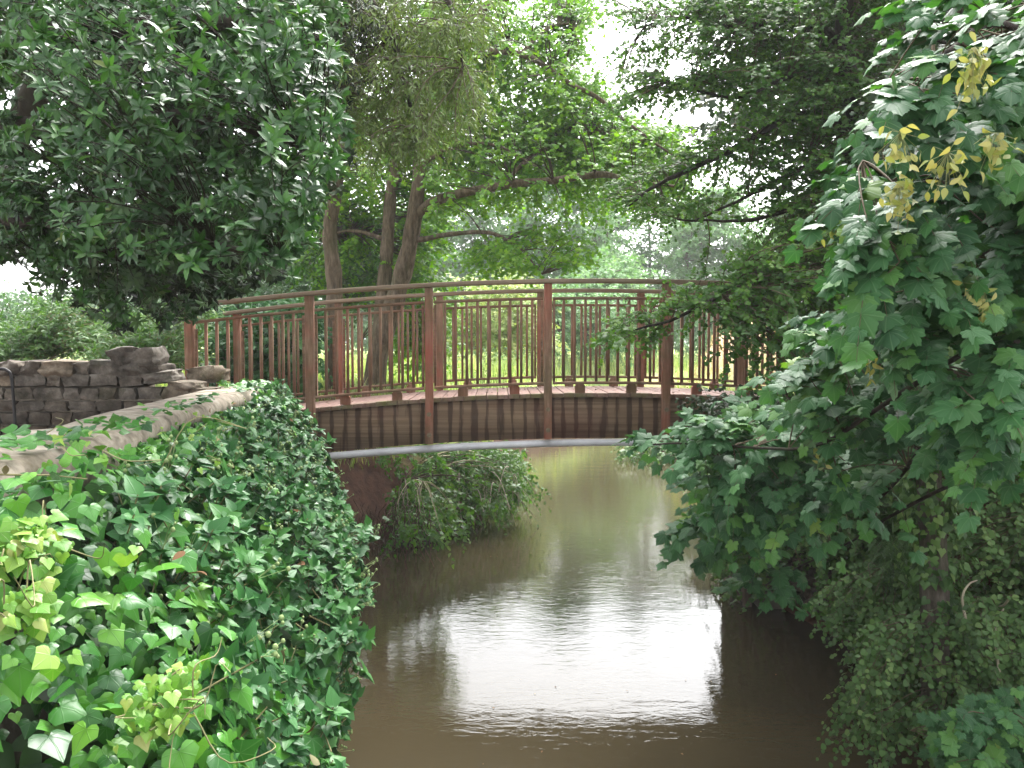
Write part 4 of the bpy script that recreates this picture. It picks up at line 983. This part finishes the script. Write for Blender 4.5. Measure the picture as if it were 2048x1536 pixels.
# flowering shoots: rosettes standing off the blanket
D,t=cover(3100,1.9,7.3,.12,1.0,.8); keep=rng.random(len(D))<np.interp(D,[1.9,3.0],[.25,1]); D,t=D[keep],t[keep]
P=face(D,t); Nn=face_n(D,t)*sgn; P=P+Nn*rng.uniform(-.16,.1,len(D))[:,None]
d=Nn+[0,-.35,.55]+rng.normal(0,.35,P.shape); rosettes(adult,P,d,T_IVA,.062,9,70,.25)
rosettes(adult,P-nrm(d)*.07,d,T_IVA,.052,6,85,.3)
tubes(stem,np.stack([P-nrm(d)*.25,P],1),np.full((len(P),2),.0025),4)
# flower buds: little balls on stalks
sel=rng.random(len(P))<.16; Pb=P[sel]; db=nrm(d[sel])
oc=np.array([(1,0,0),(0,1,0),(-1,0,0),(0,-1,0),(.0,0,1),(0,0,-1)],float); of=np.array([(0,1,4),(1,2,4),(2,3,4),(3,0,4),(1,0,5),(2,1,5),(3,2,5),(0,3,5)])
ico=np.vstack([oc,nrm(np.array([(a,b,c) for a in (-1,1) for b in (-1,1) for c in (-1,1)],float))])
def ball(mbx,C,r):
    n=len(C); 
    u=np.arange(6)*math.pi/3; ring=[np.stack([np.cos(u)*math.cos(a),np.sin(u)*math.cos(a),np.full(6,math.sin(a))],-1) for a in (-.9,0,.9)]
    V0=np.vstack([[[0,0,-1]],*ring,[[0,0,1]]]); V=C[:,None]+V0[None]*np.broadcast_to(r,(n,))[:,None,None]
    f4=[(1+q*6+j,1+q*6+(j+1)%6,7+q*6+(j+1)%6,7+q*6+j) for q in range(2) for j in range(6)]
    f3=[(0,1+(j+1)%6,1+j) for j in range(6)]+[(19,13+j,13+(j+1)%6) for j in range(6)]
    f4=np.array(f4); f3=np.array(f3)
    mbx.add(V.reshape(-1,3),(f4[None]+(np.arange(n)*20)[:,None,None]).reshape(-1,4)); base=mbx.n-n*20
    mbx.f.append((f3[None]+(np.arange(n)*20)[:,None,None]).reshape(-1,3)+base)
for q in range(4):
    C=Pb+db*rng.uniform(.03,.085,(len(Pb),1))+rng.normal(0,.012,Pb.shape); ball(buds,C,rng.uniform(.005,.0085,len(C)))
    tubes(buds,np.stack([Pb,C],1),np.full((len(C),2),.001),3)
# young yellow shoots in patches
gD,gT=np.meshgrid(np.linspace(.7,7,220),np.linspace(0,1,120)); gP=face(gD.ravel(),gT.ravel())
gv=gP-np.array([0,0,EYE]); gf=gv[:,1]*math.cos(PITCH)-gv[:,2]*math.sin(PITCH); gu=gv[:,1]*math.sin(PITCH)+gv[:,2]*math.cos(PITCH)
gpx=1024+F*gv[:,0]/gf; gpy=768-F*gu/gf
for (qx,qy,qr,nn_,s_) in [(45,1110,60,110,.042),(60,1240,50,50,.045),(310,1405,70,120,.04),(150,925,70,60,.04),(370,900,60,50,.032),(240,1130,12,3,.05),(680,1410,25,22,.04),(480,800,40,30,.03),(130,1340,20,3,.055)]:
    m=np.where((np.abs(gpx-qx)<qr)&(np.abs(gpy-qy)<qr))[0]
    if len(m)==0: continue
    m=m[np.argsort(np.hypot(gpx[m]-qx,gpy[m]-qy)+rng.normal(0,qr*.35,len(m)))[:max(8,int(len(m)*.7))]]
    m=rng.choice(m,nn_); D=gD.ravel()[m]+rng.normal(0,.02,nn_); t=np.clip(gT.ravel()[m],0,1)
    P=face(D,t); Nn=face_n(D,t)*sgn
    put_leaves(yel,T_IVY,P+Nn*rng.uniform(-.02,.06,(nn_,1)),np.array([.2,-.2,-.6])+rng.normal(0,.5,(nn_,3)),Nn+[0,-.2,.5]+rng.normal(0,.32,(nn_,3)),rng.uniform(.5,1.2,nn_)*s_*.85)
    for q in range(nn_//14):
        c=P[rng.integers(nn_)]; e=smoothline(c+np.cumsum(np.vstack([[0,0,0],rng.normal(0,.05,(3,3))]),0)+Nn[0]*.03,12); tubes(stem,e[None],np.linspace(.002,.0008,12)[None],5)
# runners
for q in range(70):
    D0=rng.uniform(.9,6.5); t0=rng.uniform(.02,.6); k=5; Dp=D0+np.cumsum(rng.normal(.03,.05,k)); tp=np.clip(t0+np.cumsum(rng.uniform(.0,.04,k)),0,1)
    P=smoothline(face(Dp,tp)+face_n(Dp,tp)*sgn*rng.uniform(-.09,-.01),18); tubes(stem,P[None],np.linspace(.0035,.0015,18)[None],5)
wbuild(stem,'stems',M['twig_pale'],IV); wbuild(lobed,'lobed_leaves',M['ivy'],IV); wbuild(adult,'flowering_shoots',M['ivy_adult'],IV); wbuild(yel,'young_leaves',M['ivy_yellow'],IV); wbuild(buds,'flower_buds',M['bud'],IV)
# backing of large leaves inside the ivy, in the very dark shade colour
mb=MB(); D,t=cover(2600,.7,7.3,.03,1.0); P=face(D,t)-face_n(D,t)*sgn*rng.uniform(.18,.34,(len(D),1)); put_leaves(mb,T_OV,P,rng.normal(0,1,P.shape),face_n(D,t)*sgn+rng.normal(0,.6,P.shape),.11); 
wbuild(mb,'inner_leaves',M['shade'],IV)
mb=MB(); n=90; D,t=cover(n,1.1,6,.03,.8); P=face(D,t)+face_n(D,t)*sgn*.02; put_leaves(mb,T_OV,P,rng.normal(0,1,P.shape),face_n(D,t)*sgn+rng.normal(0,.5,P.shape),rng.uniform(.03,.055,n)); wbuild(mb,'dead_leaves',M['litter'],IV)

# ------------------------------------------------------------------ far side: meadow, willows
def blades(mb,P,h,wd,lean=.25):
    n=len(P); az=rng.uniform(0,6.28,n); hd=np.stack([np.cos(az),np.sin(az),0*az],-1); t=np.array([0,.5,1.])
    pp=P[:,None]+hd[:,None]*(h[:,None]*lean*t**2)[...,None]; pp[...,2]+=h[:,None]*t
    sd=np.stack([-np.sin(az),np.cos(az),0*az],-1)*np.array([1,1,1])
    wv=sd[:,None]*(wd*np.array([.6,1,.1]))[None,:,None]
    V=np.stack([pp-wv,pp+wv],2); f=np.array([(0,1,3,2),(2,3,5,4)]); A=np.zeros((n,3,2,3)); A[...,2]=np.clip(rng.random(n),0,1)[:,None,None]
    mb.add(V.reshape(-1,3),(f[None]+(np.arange(n)*6)[:,None,None]).reshape(-1,4),A)
def meadow(name,n,x0,x1,y0,y1,h0,h1,mat,wd,cond=None):
    y=y0+(y1-y0)*rng.random(n)**1.3; x=rng.uniform(x0,x1,n)*y/20
    if cond is not None: m=cond(x,y); x,y=x[m],y[m]
    z=ground_h(x,y); m=z>.4; x,y,z=x[m],y[m],z[m]
    hs=rng.uniform(h0,h1,len(x)); mb=MB(); blades(mb,np.stack([x,y,z-.05],-1),hs,wd)
    P=np.stack([x,y,z],-1); k=rng.random(len(x))<.5; P=P[k]+np.stack([0*hs[k],0*hs[k],hs[k]*rng.uniform(.3,1,k.sum())],-1)
    put_leaves(mb,T_TINY,P+rng.normal(0,.05,P.shape),rng.normal(0,1,P.shape),rng.normal(0,.6,P.shape)+UP,.09)
    o=mb.build(name,M[mat]); tagit(o,'tall '+('straw-coloured grass on the slope' if mat=='drygrass' else 'yellow-green meadow growth')+' seen through the railings','grass',kind='stuff')
meadow('meadow_grass',26000,-9,9,14.5,48,.25,.9,'meadow',.012,lambda x,y:~((x>4.2)&(y<34)))
meadow('dry_grass',9000,3.6,13,14.5,34,.15,.45,'drygrass',.01)
mb=MB(); n=9000; x=rng.uniform(-4.4,-1.5,n); y=rng.uniform(9.6,15,n); z=ground_h(x,y); m=z>.9; blades(mb,np.stack([x,y,z-.03],-1)[m],rng.uniform(.05,.22,n)[m],.006,.5)
x=rng.uniform(-2.2,-.9,n); 
o=mb.build('bank_grass',M['meadow']); tagit(o,'short bright grass of the bank behind the railings','grass',kind='stuff')
for k,(px,ptop,D,wid,lab) in enumerate([(1130,300,44,210,'pale willow beyond the meadow, nearest the maple branch tip'),(1290,290,52,240,'tallest pale grey-green willow standing beyond the meadow centre'),
    (1440,370,46,200,'pale willow beyond the meadow, close to the field maple'),(960,320,46,220,'pale willow seen between the twin trunks and the long branch'),(1600,380,55,240,'pale far tree mostly screened by the field maple crown'),
    (1210,520,36,110,'low rounded willow at the meadow edge'),(780,400,50,260,'far pale tree behind the twin-trunked maple'),(520,420,48,260,'far pale tree behind the evergreen oak')]):
    b=W(px,687,D); b[2]=gh(b[0],b[1])
    ell=[(px+wid*.5*math.cos(a)*(1+.12*math.sin(5*a+k)),(ptop+690)/2+(690-ptop)/2*math.sin(a)*(1+.08*math.sin(7*a+2*k))) for a in np.linspace(0,2*math.pi,24)[:-1]]
    pt=scatter(ell,230,D-3,D+3)
    top=W(px,ptop,D)
    tree('willow_tree',lab,'tree',b,[([b,b*.5+top*.5+[.3,0,0],top-[0,0,1.5]],.14,.03),([b+[0,0,2],b*.4+top*.6+[-2,0,0]],.08,.03),([b+[0,0,2.5],b*.4+top*.6+[2.2,0,0]],.08,.03)],
     [dict(pts=pt,tpl=T_TINY,size=.30,L=1.4,nl=13,m=8,u0=.15,bias=(0,0,.1),droop=.3,njit=.6,twr=.008,r1=.02,r0=.012)],'bark_grey','willow',None,'willows beyond the meadow')
bush('hazel_bush','bright yellow-green bush at the meadow edge above the far handrail','bush',W(1010,680,22)*[1,1,0]+[0,0,1.3],scatter([(860,600),(920,560),(1000,545),(1090,580),(1100,690),(860,690)],160,21,24),T_TINY,.16,'meadow',.6,10,7,'twig_pale')
bush('hazel_bush','pale green bush behind the meadow to the right of centre','bush',W(1130,690,30)*[1,1,0]+[0,0,1.3],scatter([(1030,600),(1120,570),(1240,580),(1290,640),(1260,690),(1030,690)],160,29,32),T_TINY,.2,'willow',.7,10,7,'twig')

bush('hedgerow','long low hedgerow closing the far side of the meadow','hedge',W(1200,690,56)*[1,1,0]+[0,0,1.4],scatter([(500,640),(900,630),(1300,640),(1800,630),(2000,700),(500,700)],420,52,58),T_TINY,.32,'willow',1.2,11,7,'twig')
# fallen leaves on the deck, flecks on the water
mb=MB(); n=130; x=rng.uniform(-3.2,2.8,n); y=rng.uniform(.09,1.3,n); P=np.stack([x,y,za(x)+.006],-1); put_leaves(mb,T_TINY,P,rng.normal(0,1,P.shape)*[1,1,.1],UP+rng.normal(0,.15,P.shape),rng.uniform(.015,.05,n))
mb.v=[v+np.array([.81,7.83,2.04]) for v in mb.v]; o=mb.build('leaf_litter',M['litter']); tagit(o,'scattered brown dead leaves lying on the footbridge planks','leaves',kind='stuff')
mb=MB(); n=60; P=np.stack([rng.uniform(-.6,2.3,n),rng.uniform(4.9,12,n),np.full(n,.006)],-1); put_leaves(mb,T_TINY,P,rng.normal(0,1,P.shape)*[1,1,0],UP+rng.normal(0,.05,P.shape),rng.uniform(.008,.03,n))
o=mb.build('floating_flecks',M['litter']); tagit(o,'tiny pale leaf flecks drifting on the brown water','leaves',kind='stuff')
print('verts', sum(len(m.vertices) for m in bpy.data.meshes))

# ------------------------------------------------------------------ the mist over the meadow
mb=MB(); mb.box((-420,-45,-2.5),(420,910,17)); m=bpy.data.materials.new('thin_mist'); m.use_nodes=True; n=m.node_tree; n.nodes.clear()
v=n.nodes.new('ShaderNodeVolumePrincipled'); v.inputs['Density'].default_value=.0015; v.inputs['Color'].default_value=(.93,.96,.95,1)
n.links.new(v.outputs[0],n.nodes.new('ShaderNodeOutputMaterial').inputs['Volume'])
o=mb.build('haze',m); tagit(o,kind='stuff')
